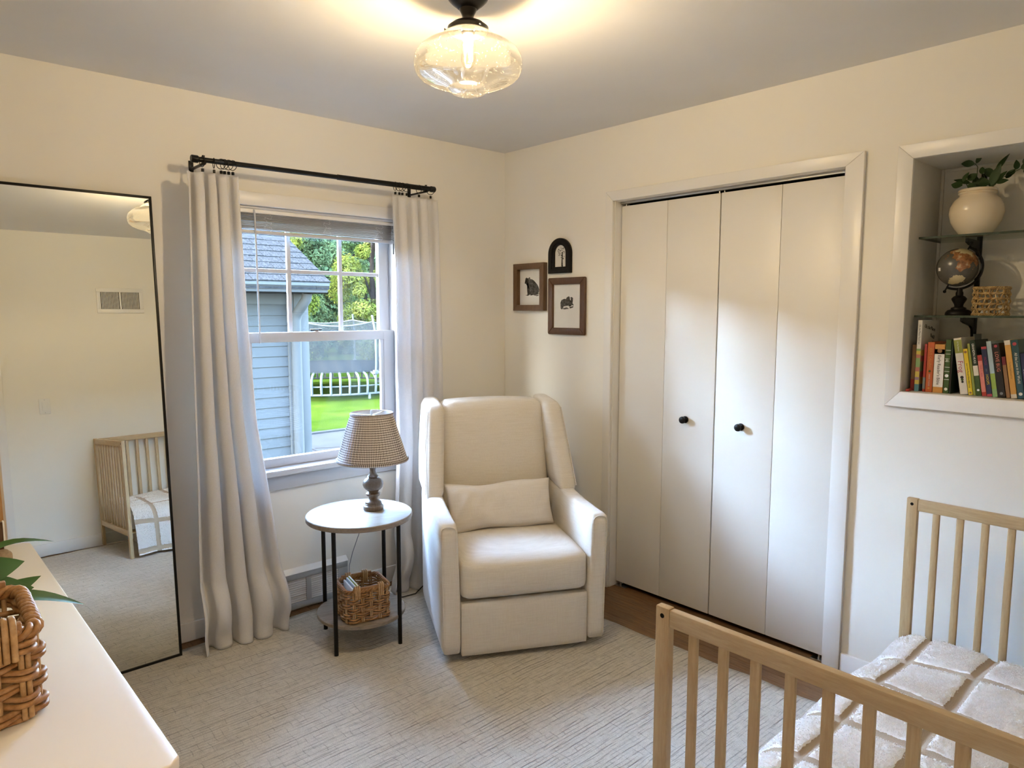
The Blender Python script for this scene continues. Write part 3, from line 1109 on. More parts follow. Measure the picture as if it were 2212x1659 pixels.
# UV seam duplicated so the check runs cleanly round
sh.grid(shade, 480, 12)
o = sh.build('shade', 'gingham', lm, smooth=180, uv=sh.uv)
li = MB().grid(lambda u, v: ((R0 - .006 + (R1 - R0) * v) * math.cos(-2 * PI * u), (R0 - .006 + (R1 - R0) * v) * math.sin(-2 * PI * u), Z0 + .002 + (Z1 - Z0 - .004) * v), 64, 2)
li.build('lining', 'shade_lining', o, smooth=180)
for zz, rr, nm in ((Z0 + .003, R0 + .001, 'hem_band'), (Z1 - .003, R1 + .001, 'hem_band')):
    def band(u, v, zz=zz, rr=rr):
        a, b = 2 * PI * u, 2 * PI * v
        return ((rr + .003 * math.cos(b)) * math.cos(a), (rr + .003 * math.cos(b)) * math.sin(a), zz + .0065 * math.sin(b))
    tb = MB().grid(band, 200, 8)
    tb.uv = [(p[0], p[1] * .08) for p in tb.uv]
    tb.build(nm, 'gingham', o, smooth=180, uv=tb.uv)
for k in range(3):
    a = 2 * PI * k / 3 + .4
    MB().tube([(0, 0, .437), (R1 * math.cos(a), R1 * math.sin(a), .444)], .0015, 6).build('spider_arm', 'brass', lm)
MB().lathe([(.004, .434), (.006, .444), (.007, .452), (.004, .459), (0, .461)], 12, cap=False).build('finial', 'sash_white', lm)
cp = []
for i in range(30):
    a = i / 29
    cp.append((-1.205 + .16 * a + .02 * math.sin(a * 5), -.45 + .41 * a, .600 - .02 * a if a < .35 else .593 - .43 * ((a - .35) / .65) ** 1.2))
cord = MB().tube([(-1.180, -.450, .596), (-1.17, -.40, .595), (-1.13, -.31, .595), (-1.105, -.255, .590), (-1.09, -.22, .56), (-1.07, -.10, .40), (-1.075, -.05, .31), (-1.10, -.04, .235), (-1.12, -.04, .17), (-1.13, -.05, .08), (-1.12, -.08, .014)], .0022, 6)
tag(cord.build('lamp_cord', 'cord_grey'), 'thin grey lamp cord hanging down behind the side table', 'cord')
bc = MB().tube([(-1.16, -.10, .013), (-1.08, -.16, .013), (-1.0, -.215, .013), (-.93, -.255, .013), (-.86, -.265, .015), (-.80, -.265, .05), (-.745, -.27, .075), (-.72, -.30, .06)], .003, 6)
tag(bc.build('power_cord', 'cord_black'), 'black power cord on the rug beside the armchair', 'cord')

# ================================================================== WICKER BASKETS
def rrect(w, d, r, n):
    """points round a rounded rectangle, with outward normals, evenly spaced; starts mid near side"""
    segs = []
    L = [(w - 2 * r), (PI / 2 * r), (d - 2 * r), (PI / 2 * r)] * 2
    tot = sum(L)
    out = []
    for i in range(n):
        s_ = tot * i / n
        k = 0
        while s_ > L[k]:
            s_ -= L[k]
            k += 1
        hw, hd = w / 2 - r, d / 2 - r
        if k == 0: p, nn = (-hw + s_, -d / 2), (0, -1)
        elif k == 1:
            a = -PI / 2 + s_ / r
            p, nn = (hw + r * math.cos(a), -hd + r * math.sin(a)), (math.cos(a), math.sin(a))
        elif k == 2: p, nn = (w / 2, -hd + s_), (1, 0)
        elif k == 3:
            a = s_ / r
            p, nn = (hw + r * math.cos(a), hd + r * math.sin(a)), (math.cos(a), math.sin(a))
        elif k == 4: p, nn = (hw - s_, d / 2), (0, 1)
        elif k == 5:
            a = PI / 2 + s_ / r
            p, nn = (-hw + r * math.cos(a), hd + r * math.sin(a)), (math.cos(a), math.sin(a))
        elif k == 6: p, nn = (-w / 2, hd - s_), (-1, 0)
        else:
            a = PI + s_ / r
            p, nn = (-hw + r * math.cos(a), -hd + r * math.sin(a)), (math.cos(a), math.sin(a))
        out.append((Vector((*p, 0)), Vector((*nn, 0))))
    return out

def wicker_basket(root, w, d, h, r, rows, stakes, tr, strands=2, handle=.09, flare=.0, seed=1, bpos=.27):
    rg_ = random.Random(seed)
    n = stakes * 8
    path = rrect(w, d, r, n)
    top = h - 4.2 * tr
    fl_ = lambda z: 1 + flare * z / h
    for k in range(stakes):
        p, nn = path[k * 8]
        for off in (-1, 1):
            tg = Vector((-nn.y, nn.x, 0)) * tr * .95 * off
            m = MB().tube([tuple((p + tg) * fl_(z) + Vector((0, 0, z))) for z in (tr, h * .33, h * .66, top)], tr * .85, 8)
            m.build('stake', 'wicker_pale', root, smooth=70)
    pitch = (top - tr) / rows
    for row_ in range(rows):
        z = tr + pitch * (row_ + .5)
        for s_ in range(strands):
            zz = z + (s_ - (strands - 1) / 2) * pitch / strands
            pts = []
            ph = rg_.uniform(-.3, .3)
            for i, (p, nn) in enumerate(path):
                w_ = math.cos(PI * i / 8 + PI * row_) * tr * 1.75
                q = p * fl_(zz) + nn * w_
                pts.append((q.x, q.y, zz + .25 * tr * math.sin(i * .37 + ph * 9)))
            m = MB().tube(pts, tr * rg_.uniform(.85, 1.0), 8, closed=True)
            m.build('weaver', 'wicker', root, smooth=70)
    # braided rim
    for s_ in range(3):
        pts = []
        for i, (p, nn) in enumerate(path):
            a = 2 * PI * i / 10 + s_ * 2 * PI / 3
            q = p * fl_(top) + nn * (math.cos(a) * tr * 1.5)
            pts.append((q.x, q.y, top + 2.2 * tr + math.sin(a) * tr * 1.5))
        MB().tube(pts, tr * 1.05, 8, closed=True).build('rim_braid', 'wicker', root, smooth=70)
    # base
    bw = MB()
    nb = 9
    m = MB().prism([(p.x * .98, p.y * .98) for p, _ in path[::4]], lambda x_, y_: (x_, y_, 0), lambda x_, y_: (x_, y_, tr * 1.5))
    m.build('basket_base', 'wicker', root)
    # flat wooden rim bars with cane bindings
    if handle:
        for sgn in (-1, 1):
            yb = sgn * (d / 2) * fl_(h)
            box('handle', -w * (bpos + .09), w * (bpos + .09), yb - tr * 1.2, yb + tr * 1.2, top + tr * 2.0, top + tr * 6.4, 'handle_wood', root, bevel=tr * .5)
            for bx in ((-w * bpos, w * bpos) if sgn < 0 else (-w * .2, w * .2)):
                for q in range(3):
                    x_ = bx + (q - 1) * tr * 2.1
                    pts = [(x_, yb - tr * 2.4, top - 5 * tr), (x_, yb - tr * 2.4, top + tr * 5.6), (x_, yb - tr * .8, top + tr * 7.6),
                           (x_, yb + tr * .8, top + tr * 7.6), (x_, yb + tr * 2.4, top + tr * 5.6), (x_, yb + tr * 2.4, top - 5 * tr)]
                    MB().tube(pts, tr, 8).build('binding', 'wicker_pale', root, smooth=70)

wb = thing('wicker_basket', 'small square wicker basket on the lower shelf of the side table', 'basket', (-1.340, -.560, .1465), R(-12))
wicker_basket(wb, .194, .178, .150, .030, 6, 18, .0041, 2, seed=4)
db = thing('wicker_basket', 'large wicker basket with wooden rim bar standing on the white dresser', 'basket', (-2.838, -1.750, .803), R(-1))
wicker_basket(db, .27, .235, .166, .032, 6, 22, .0054, 2, seed=9, bpos=.33)

# ================================================================== CEILING LIGHT
cl_ = thing('ceiling_light', 'schoolhouse ceiling light with clear seeded glass globe and dark bronze fitting', 'ceiling light', (-1.505, -1.545, H))
MB().lathe([(.066, 0), (.066, -.006), (.062, -.016), (.058, -.024), (.046, -.036), (.034, -.045), (.028, -.050), (0, -.050)], 40, cap=False).build('canopy', 'bronze_metal', cl_, smooth=40)
MB().lathe([(.026, -.046), (.025, -.055), (.019, -.066), (.0155, -.076), (.0165, -.080), (.030, -.084), (.046, -.091), (.056, -.099), (.061, -.103), (.061, -.114), (.058, -.116), (.055, -.105), (.040, -.094), (0, -.090)], 40, cap=False).build('fitter', 'bronze_metal', cl_, smooth=40)
for k in range(3):
    a = 2 * PI * k / 3 + 2.5
    m = MB().lathe([(.0022, .056), (.0022, .068), (.0045, .068), (.0045, .071), (0, .071)], 10)
    o = m.build('thumb_screw', 'bronze_metal', cl_)
    o.location = (0, 0, -.110)
    o.rotation_euler = (0, PI / 2, a)
gp = [(.052, -.108), (.054, -.112), (.062, -.116), (.074, -.122), (.084, -.131), (.0885, -.138), (.0895, -.1405), (.0905, -.1425), (.093, -.1435), (.110, -.148), (.132, -.157), (.150, -.171), (.159, -.186), (.162, -.203), (.161, -.220),
      (.155, -.236), (.142, -.248), (.120, -.258), (.096, -.267), (.074, -.274), (.0665, -.2765), (.0645, -.2775), (.0635, -.2790), (.060, -.283), (.048, -.291), (.030, -.297), (.012, -.2995), (.0, -.300)]
g_ = MB().lathe(gp, 72, cap=False)
globe = g_.build('globe', 'globe_glass', cl_, smooth=180)
inner = MB().lathe([(max(0, r - .0035), z + (.003 if z < -.25 else 0)) for r, z in gp], 72, cap=False)
inner.build('globe_inner', 'globe_glass', globe, smooth=180)
# seeds in the glass
sd_ = MB()
rs = random.Random(5)
for k in range(650):
    j = rs.choices(range(6, len(gp) - 2), weights=[gp[i][0] for i in range(6, len(gp) - 2)])[0]
    f_ = rs.random()
    r_ = gp[j][0] + (gp[j + 1][0] - gp[j][0]) * f_ - .0017
    z_ = gp[j][1] + (gp[j + 1][1] - gp[j][1]) * f_
    a = rs.uniform(0, 2 * PI)
    c = Vector((r_ * math.cos(a), r_ * math.sin(a), z_))
    s_ = rs.uniform(.0009, .0015)
    b = len(sd_.v)
    sd_.v += [tuple(c + Vector(q) * s_) for q in ((1, 0, 0), (-1, 0, 0), (0, 1, 0), (0, -1, 0), (0, 0, 1), (0, 0, -1))]
    sd_.f += [tuple(b + i for i in q) for q in ((0, 2, 4), (2, 1, 4), (1, 3, 4), (3, 0, 4), (2, 0, 5), (1, 2, 5), (3, 1, 5), (0, 3, 5))]
o = sd_.build('glass_seeds', 'seed_white', globe, smooth=180)
o['kind'] = 'stuff'
MB().lathe([(.0, -.088), (.020, -.090), (.020, -.118), (.016, -.122), (0, -.122)], 20, cap=False).build('socket', 'bronze_metal', cl_)
bulb = MB().lathe([(.013, -.122), (.014, -.130), (.019, -.142), (.0225, -.155), (.0225, -.195), (.018, -.210), (.008, -.219), (0, -.220)], 24, cap=False).build('bulb', 'bulb_glass', cl_, smooth=180)
for k in range(5):
    a = 2 * PI * k / 5
    MB().tube([(.005 * math.cos(a), .005 * math.sin(a), -.143), (.0125 * math.cos(a + .3), .0125 * math.sin(a + .3), -.165), (.0115 * math.cos(a + .6), .0115 * math.sin(a + .6), -.198)], .0016, 6).build('filament', 'filament_glow', bulb)
pl = bpy.data.lights.new('bulb_light', 'POINT')
pl.energy = BULB_POWER
pl.color = (1.0, .83, .58)
pl.shadow_soft_size = .026
po = bpy.data.objects.new('bulb_light', pl)
COL.objects.link(po)
po.parent = cl_
po.location = (0, 0, -.139)

# unseen hallway dome lamp, added for fill from behind the camera
hl = thing('hall_fill_light', 'unseen flush frosted dome light added on the hallway ceiling for fill', 'ceiling light', (-2.4, -3.9, H))
MB().lathe([(.15, 0), (.15, -.02), (.14, -.025), (0, -.025)], 32, cap=False).build('ring', 'bronze_metal', hl)
MB().lathe([(.135, -.026), (.12, -.06), (.08, -.085), (0, -.095)], 32, cap=False).build('dome', 'bulb_glass', hl, smooth=180)
p2 = bpy.data.lights.new('hall_fill_bulb', 'POINT')
p2.energy = HALL_FILL_POWER
p2.color = (1.0, .84, .64)
p2.shadow_soft_size = .06
p2o = bpy.data.objects.new('hall_fill_bulb', p2)
COL.objects.link(p2o)
p2o.parent = hl
p2o.location = (0, 0, -.06)

# ================================================================== MIRROR
mw, mh, mt_ = .62, 1.965, .022
tilt = math.atan2(.109, 1.952)
mi = thing('standing_mirror', 'tall leaning floor mirror in a thin black frame', 'mirror', (-1.987 - mw / 2, -.140 - mw / 2 * math.sin(R(.7)), .010))
mi.rotation_euler = (-tilt, 0, R(.7))
fw_ = .010
box('frame_side', -mw / 2, -mw / 2 + fw_, 0, mt_, 0, mh, 'black_metal', mi, bevel=.001)
box('frame_side', mw / 2 - fw_, mw / 2, 0, mt_, 0, mh, 'black_metal', mi, bevel=.001)
box('frame_top', -mw / 2 + fw_, mw / 2 - fw_, 0, mt_, mh - fw_, mh, 'black_metal', mi, bevel=.001)
box('frame_bottom', -mw / 2 + fw_, mw / 2 - fw_, 0, mt_, 0, fw_, 'black_metal', mi, bevel=.001)
box('glass', -mw / 2 + fw_, mw / 2 - fw_, .004, .008, fw_, mh - fw_, 'mirror_silver', mi, bevel=0)

# ================================================================== CURTAINS AND ROD
ry, rz0, rz1 = -.160, 2.124, 2.136
RXL, RXR = -1.865, -.634
rod = thing('curtain_rod', 'black metal curtain rod with plain end caps above the window', 'curtain rod', (0, ry, 0))
rodz = lambda x_: rz0 + (rz1 - rz0) * (x_ - RXL) / (RXR - RXL)
MB().tube([(RXL + .02, 0, rodz(RXL)), (-1.19, 0, rodz(-1.19))], .0110, 16).build('pole', 'black_metal', rod)
MB().tube([(-1.20, 0, rodz(-1.2)), (RXR - .02, 0, rodz(RXR))], .0130, 16).build('pole', 'black_metal', rod)
for xa, sg in ((RXL, 1), (RXR, -1)):
    MB().tube([(xa, 0, rodz(xa)), (xa + sg * .003, 0, rodz(xa)), (xa + sg * .026, 0, rodz(xa)), (xa + sg * .030, 0, rodz(xa))], [.0135, .0155, .0155, .0125], 18).build('end_cap', 'black_metal', rod)
for xa in (-1.815, -.690):
    b_ = MB()
    b_.box(xa - .006, xa + .006, -.012, .1595, rodz(xa) - .020, rodz(xa) - .012)
    o = b_.build('bracket', 'black_metal', rod, bevel=.001)
    box('bracket_cup', xa - .006, xa + .006, -.017, .017, rodz(xa) - .0165, rodz(xa) - .010, 'black_metal', o, bevel=.001)
    box('bracket_plate', xa - .010, xa + .010, .156, .1598, rodz(xa) - .055, rodz(xa) + .02, 'black_metal', o, bevel=.001)
    MB().lathe([(.006, 0), (.006, .008)], 10, (xa, 0, rodz(xa) + .010)).build('set_screw', 'black_metal', o)

def curtain_ring(x_, swing, lab, grp):
    t_ = thing('curtain_ring', lab, 'curtain ring', (x_, ry, rodz(x_) + .0125), 0, grp)
    RR = .0205
    def pt(a, rr=RR):
        return (0, rr * math.cos(a), -rr + rr * math.sin(a))
    m = MB().tube([pt(2 * PI * i / 28) for i in range(28)], .0016, 6, closed=True)
    rg2 = m.build('ring', 'black_metal', t_)
    MB().tube([(0, 0, -2 * RR), (0, 0, -2 * RR - .008)], .0011, 6).build('link', 'steel', t_)
    box('clip', -.0045, .0045, -.005, .005, -2 * RR - .020, -2 * RR - .007, 'black_metal', t_, bevel=.001)
    t_.rotation_euler = (0, 0, swing)
    return t_
POS = ['leftmost', 'second from the left', 'third from the left', 'fourth from the left', 'fifth from the left', 'sixth from the left']
for k, (x_, s_) in enumerate(((-1.8203, .2), (-1.7733, -.15), (-1.7438, .75), (-1.7301, .5), (-1.7124, .75), (-1.6948, .55))):
    curtain_ring(x_, s_, 'black clip ring on the rod over the left curtain, %s' % POS[k], 'rings of the left curtain')
for k, (x_, s_) in enumerate(((-0.8786, -.1), (-0.8541, .6), (-0.8364, .4), (-0.8099, .7), (-0.7344, .15), (-0.6608, .7))):
    curtain_ring(x_, s_, 'black clip ring on the rod over the right curtain, %s' % POS[k], 'rings of the right curtain')

def interp(tab, z_):
    tab = sorted(tab)
    if z_ <= tab[0][0]: return tab[0][1]
    for (a, va), (b, vb) in zip(tab, tab[1:]):
        if z_ <= b:
            f_ = (z_ - a) / (b - a)
            return va + (vb - va) * f_
    return tab[-1][1]

def curtain(name, label, left, right, ycen, folds, amp, ztop, puddle, seed, prof=None):
    rg3 = random.Random(seed)
    nu, nv = 220, 150
    ph = [rg3.uniform(-.5, .5) for _ in range(12)]
    def f(u, v):
        z_ = ztop * v
        l, r_ = interp(left, z_), interp(right, z_)
        y0 = interp(ycen, z_)
        # uneven fold spacing
        uu = u + .018 * math.sin(2 * PI * u * 2 + ph[0])
        a = 2 * PI * folds * uu - PI / 2 - 2 * PI * folds * .018 * math.sin(ph[0]) + .06 * math.sin(z_ * 1.2 + ph[2]) * (1 - v)
        sq = math.sin(a)
        sq = math.copysign(abs(sq) ** .5, sq)
        am = interp(amp, z_)
        x_ = l + (r_ - l) * u + .35 * am * math.cos(a) * math.sin(PI * u)
        y_ = y0 + am * sq
        y_ += .005 * math.sin(u * 5 + z_ * 2 + ph[3]) * (1 - v)
        # soft break above the floor
        if z_ < .30:
            q = 1 - z_ / .30
            y_ -= puddle * math.sin(PI * min(1, q * 1.25)) * (.6 + .4 * math.sin(u * 9 + ph[4])) * (1 if q < .8 else .9)
            y_ -= .012 * math.sin(u * 9 + ph[5] + q * 3) * q
            x_ += .005 * math.sin(u * 11 + q * 5) * q * math.sin(PI * u)
        zz = .0125 + (z_) * (ztop - .0125) / ztop
        if v > .97:
            zz += .004 * math.sin(a * 1.0 + .8) * (v - .97) / .03
        return (x_, y_, zz)
    m = MB().grid(f, nu, nv)
    o = m.build(name, 'curtain_cloth', smooth=180)
    sm = o.modifiers.new('thick', 'SOLIDIFY')
    sm.thickness = .0022
    sm.offset = 0
    return tag(o, label, 'curtain')
curtain('curtain', 'long white curtain left of the window, beside the mirror',
        [(0, -1.9135), (.1, -1.9234), (.30, -1.9234), (.75, -1.9116), (1.44, -1.9008), (2.0, -1.8871), (2.09, -1.8910)],
        [(0, -1.5310), (.10, -1.5260), (.34, -1.5604), (.68, -1.5996), (1.0, -1.6418), (1.44, -1.6634), (2.0, -1.6781), (2.09, -1.6781)],
        [(0, -.185), (.15, -.185), (.4, -.175), (1.2, -.168), (2.09, -.163)], 4.2,
        [(0, .040), (.4, .038), (1.2, .030), (2.0, .022), (2.09, .014)], 2.071, .045, 3)
curtain('curtain', 'long white curtain right of the window, behind the armchair',
        [(0, -0.9620), (.2, -0.9374), (.44, -0.9227), (.8, -0.9002), (1.2, -0.9061), (1.67, -0.9002), (2.09, -0.9100)],
        [(0, -0.6235), (.5, -0.6186), (1.2, -0.6088), (1.68, -0.6157), (2.09, -0.6255)],
        [(0, -.185), (.3, -.175), (1.2, -.167), (2.09, -.163)], 4.2,
        [(0, .038), (.4, .034), (1.2, .028), (2.0, .020), (2.09, .013)], 2.082, .035, 8)

# ================================================================== CRIB
cr = thing('crib', 'natural beech crib with one long side removed, in the corner', 'crib', (-.89, -2.75, .009))
def cbox(name, x0, x1, y0, y1, z0, z1, mat, parent=None, bevel=.003):
    return box(name, x0 + .89, x1 + .89, y0 + 2.75, y1 + 2.75, z0 - .009, z1 - .009, mat, parent or cr, bevel=bevel)
CH = .842
YF, YB = -2.346, -3.122
def end_panel(xa, xb, yf):
    xm = (xa + xb) / 2
    p = cbox('post', xa, xb, yf - .036, yf, .009, CH, 'beech_z')
    h_ = MB().lathe([(.0055, 0), (.0055, .0004)], 14)
    o = h_.build('bolt_hole', 'dark_void', p)
    o.location = (xa + .89 - .0004, yf - .018 + 2.75, CH - .009 - .020)
    o.rotation_euler = (0, PI / 2, 0)
    cbox('post', xa, xb, YB - .016, YB + .020, .009, CH, 'beech_z')
    y1, y0 = yf - .036, YB + .020
    cbox('rail', xa + .001, xb - .001, y0, y1, CH - .042, CH - .002, 'beech_y')
    cbox('rail', xa + .001, xb - .001, y0, y1, .165, .205, 'beech_y')
    n = 0
    y_ = yf - .036 - .058
    while y_ > YB + .05:
        cbox('slat', xm - .0065, xm + .0065, y_ - .0115, y_ + .0115, .204, CH - .041, 'beech_z', bevel=.005)
        y_ -= .0732
end_panel(-1.611, -1.589, -2.346)
end_panel(-.194, -.172, -2.384)
cbox('back_rail', -1.588, -.195, -3.122, -3.100, CH - .042, CH - .002, 'beech_x')
cbox('back_rail', -1.588, -.195, -3.122, -3.100, .165, .205, 'beech_x')
x_ = -1.53
while x_ < -.23:
    cbox('slat', x_ - .0115, x_ + .0115, -3.1175, -3.1045, .204, CH - .041, 'beech_z', bevel=.005)
    x_ += .0732
for k in range(9):
    y_ = -3.04 + k * .08
    cbox('base_slat', -1.588, -.195, y_ - .02, y_ + .02, .180, .192, 'beech_x', bevel=.002)
mt = softbox('crib_mattress', (.685, .345, .065), .025, 'box_white', None, 6, (0, 0, .008))
mt.location = (-.892, -2.738, .193 + .067)
tag(mt, 'white crib mattress under the fleece throw', 'mattress')
sb = thing('storage_box', 'off-white fabric storage box pushed under the crib', 'box', (-1.0, -2.80, .009))
box('box_body', -.42, .42, -.22, .22, 0, .135, 'box_white', sb, bevel=.01, segs=3)
box('box_lid', -.425, .425, -.225, .225, .135, .147, 'box_white', sb, bevel=.004)

# fleece throw
path = [(-3.085, .352), (-2.95, .352), (-2.75, .358), (-2.58, .356), (-2.47, .350), (-2.415, .332), (-2.375, .295), (-2.352, .245), (-2.338, .17), (-2.325, .09), (-2.315, .03)]
seg = [0]
for a, b in zip(path, path[1:]):
    seg.append(seg[-1] + math.dist(a, b))
def along(s_):
    s_ = max(0, min(seg[-1], s_))
    for k in range(len(seg) - 1):
        if s_ <= seg[k + 1] + 1e-9:
            f_ = (s_ - seg[k]) / (seg[k + 1] - seg[k])
            p0, p1, p2, p3 = path[max(0, k - 1)], path[k], path[k + 1], path[min(len(path) - 1, k + 2)]
            def cr_(a, b, c, d):
                return .5 * ((2 * b) + (-a + c) * f_ + (2 * a - 5 * b + 4 * c - d) * f_ ** 2 + (-a + 3 * b - 3 * c + d) * f_ ** 3)
            return cr_(p0[0], p1[0], p2[0], p3[0]), cr_(p0[1], p1[1], p2[1], p3[1])
    return path[-1]
BXA, BXB = -1.568, -.205
def lineval(q, per, off):
    return abs(((q + off) / per) % 1 - .5) * per
def throw_pt(u, v):
    x_ = BXA + (BXB - BXA) * u
    s_ = seg[-1] * v
    y_, z_ = along(s_)
    wob = .008 * math.sin(x_ * 7 + y_ * 5) + .006 * math.sin(x_ * 13 - y_ * 9 + 1)
    edge = max(0, (v - .72) / .28)
    y_ += edge * (.020 * math.sin(x_ * 10 + .6) + .012 * math.sin(x_ * 23))
    z_ += wob * (1 - edge)
    vv = path[0][0] + s_
    d = min(lineval(x_, .25, .05), lineval(vv, .192, .096))
    puff = .012 * (1 - math.exp(-(d / .018) ** 2))
    if v < .70:
        z_ += puff
    else:
        z_ += puff * (1 - edge)
        y_ += puff * edge
    return (x_, y_, z_), (x_, vv)
bm_ = MB()
NU, NV = 260, 190
uvs = []
for j in range(NV + 1):
    for i in range(NU + 1):
        p, q = throw_pt(i / NU, j / NV)
        bm_.v.append(p)
        uvs.append(q)
for j in range(NV):
    for i in range(NU):
        a = j * (NU + 1) + i
        bm_.f.append((a, a + 1, a + NU + 2, a + NU + 1))
thr = bm_.build('fleece_throw', 'fleece', smooth=180, uv=uvs)
tag(thr, 'fluffy white fleece throw with tan grid lines over the crib mattress', 'blanket')
tf = MB()
rt_ = random.Random(21)
for k in range(80000):
    u, v = rt_.random(), rt_.random()
    p, q = throw_pt(u, v)
    d = min(lineval(q[0] + rt_.uniform(-.004, .004), .25, .05), lineval(q[1] + rt_.uniform(-.004, .004), .192, .096))
    if d < .0185:
        continue
    e = .004
    pu, _ = throw_pt(min(1, u + e), v)
    pv, _ = throw_pt(u, min(1, v + e))
    p = Vector(p)
    du, dv = Vector(pu) - p, Vector(pv) - p
    nn = du.cross(dv)
    if nn.length < 1e-12:
        continue
    nn.normalize()
    t1 = du.normalized()
    t2 = nn.cross(t1)
    a = rt_.uniform(0, 2 * PI)
    lean = (t1 * math.cos(a) + t2 * math.sin(a))
    ln_ = rt_.uniform(.004, .007)
    side = nn.cross(lean) * rt_.uniform(.0012, .0022)
    b = len(tf.v)
    tip = p + nn * ln_ * .6 + lean * ln_ * 1.1
    midp = p + nn * ln_ * .5 + lean * ln_ * .35
    base = p - nn * .001
    tf.v += [tuple(base - side), tuple(base + side), tuple(midp + side * .8), tuple(midp - side * .8), tuple(tip)]
    tf.f += [(b, b + 1, b + 2, b + 3), (b + 3, b + 2, b + 4)]
o = tf.build('fleece_pile', 'fleece_tuft', thr, smooth=180)
o['kind'] = 'stuff'

# ================================================================== DRESSER
dr = thing('dresser', 'white painted dresser along the wall, in the left foreground', 'dresser', (-2.815, -1.44, 0))
def dbox(name, x0, x1, y0, y1, z0, z1, parent=None, bevel=.003):
    return box(name, x0 + 2.815, x1 + 2.815, y0 + 1.44, y1 + 1.44, z0, z1, 'dresser_white', parent or dr, bevel=bevel)
tp = MB()
cham = .018
q = [(-3.044, -2.150), (-2.563 - cham, -2.150), (-2.563, -2.150 + cham), (-2.573, -.731 - cham), (-2.573 - cham, -.731), (-3.044, -.731)]
tp.prism([(a + 2.815, b + 1.44) for a, b in q], lambda a, b: (a, b, .776), lambda a, b: (a, b, .8))
tp.build('dresser_top', 'dresser_white', dr, bevel=.004, segs=3)
dbox('dresser_body', -3.040, -2.590, -2.135, -.745, .08, .776)
for cx in (-3.02, -2.62):
    for cy in (-2.115, -.765):
        dbox('leg', cx - .02, cx + .02, cy - .02, cy + .02, .009, .08)
for c in range(2):
    for r_ in range(3):
        y0 = -2.115 + c * .69
        z0 = .10 + r_ * .225
        d_ = dbox('drawer', -2.590, -2.578, y0, y0 + .67, z0, z0 + .21)
        for ky in (.18, .49):
            k_ = MB().lathe([(.006, 0), (.006, .012), (.014, .016), (.015, .022), (.008, .027), (0, .028)], 14)
            o = k_.build('knob', 'matt_black', d_)
            o.location = (-2.578 + 2.815, y0 + ky + 1.44, z0 + .105)
            o.rotation_euler = (0, PI / 2, 0)

# leafy plant behind the basket on the dresser
def leaf_mesh(base, tip, width, up=(0, 0, 1), bend=.15, fold=.25, n=8, twist=0.0):
    base, tip = Vector(base), Vector(tip)
    d = tip - base
    L = d.length
    dn = d.normalized()
    upv = Vector(up)
    side = dn.cross(upv)
    if side.length < 1e-4:
        side = dn.orthogonal()
    side.normalize()
    nr = side.cross(dn).normalized()
    m = MB()
    for i in range(n + 1):
        s_ = i / n
        w = width * (math.sin(PI * s_ ** .8) ** .9) * .5
        c = base + d * s_ + nr * (bend * L * math.sin(PI * s_))
        a = twist * s_
        sd2 = side * math.cos(a) + nr * math.sin(a)
        m.v += [tuple(c - sd2 * w + nr * fold * w), tuple(c), tuple(c + sd2 * w + nr * fold * w)]
    for i in range(n):
        b = i * 3
        m.f += [(b, b + 1, b + 4, b + 3), (b + 1, b + 2, b + 5, b + 4)]
    return m
PO = Vector((-2.825, -1.515, .80))
dp = thing('potted_plant', 'leafy green plant behind the large basket on the dresser', 'plant', PO)
MB().lathe([(0, 0), (.045, 0), (.060, .10), (.064, .115), (.058, .118), (.054, .10), (0, .095)], 28, cap=False).build('pot', 'ceramic', dp, smooth=50)
def dleaf(b, t_, w, bend=.12, up=(0, 0, 1), twist=0):
    leaf_mesh(Vector(b) - PO, Vector(t_) - PO, w, up, bend, .22, 10, twist).build('leaf', 'leaf_house', dp, smooth=180)
core = (-2.825, -1.515, .92)
for b, t_, w, be, up in (
        ((-2.788, -1.560, .988), (-2.627, -1.560, 1.019), .021, .20, (0, -.3, 1)),
        ((-2.778, -1.568, .932), (-2.582, -1.568, .871), .031, .10, (0, -.5, 1)),
        ((-2.798, -1.560, .978), (-2.683, -1.575, .994), .056, .06, (0, -1, .3)),
        ((-2.798, -1.560, .937), (-2.671, -1.580, .937), .072, .10, (0, -1, .5)),
        ((-2.767, -1.560, .917), (-2.655, -1.560, .952), .036, .05, (0, -1, .3)),
        ((-2.825, -1.515, .92), (-2.93, -1.56, 1.05), .05, .15, (0, 0, 1)),
        ((-2.825, -1.515, .92), (-2.91, -1.44, 1.08), .05, .15, (0, 0, 1))):
    dleaf(b, t_, w, be, up)
    if b != (-2.825, -1.515, .92):
        MB().tube([tuple(Vector(core) - PO), tuple((Vector(core) + Vector(b)) / 2 - PO + Vector((0, 0, .02))), tuple(Vector(b) - PO)], .0022, 6).build('stem', 'leaf_house', dp)
pf = thing('photo_frame', 'dark framed picture standing at the far end of the dresser', 'picture frame', (-2.745, -.900, .8))
box('frame', -.09, .092, -.007, .007, 0, .115, 'walnut', pf, bevel=.002)
box('edge', .092, .096, -.009, .009, 0, .117, 'trim_white', pf, bevel=.001)
box('picture', -.075, .078, -.0085, -.0065, .014, .102, 'matt_black', pf, bevel=0)
ft = softbox('plush_toy', (.020, .016, .020), .014, 'fuzzy_brown', None, 8, (.003, .003, .003))
ft.location = (-2.660, -.925, .8205)
tag(ft, 'tiny fuzzy brown plush by the photo frame on the dresser', 'toy')

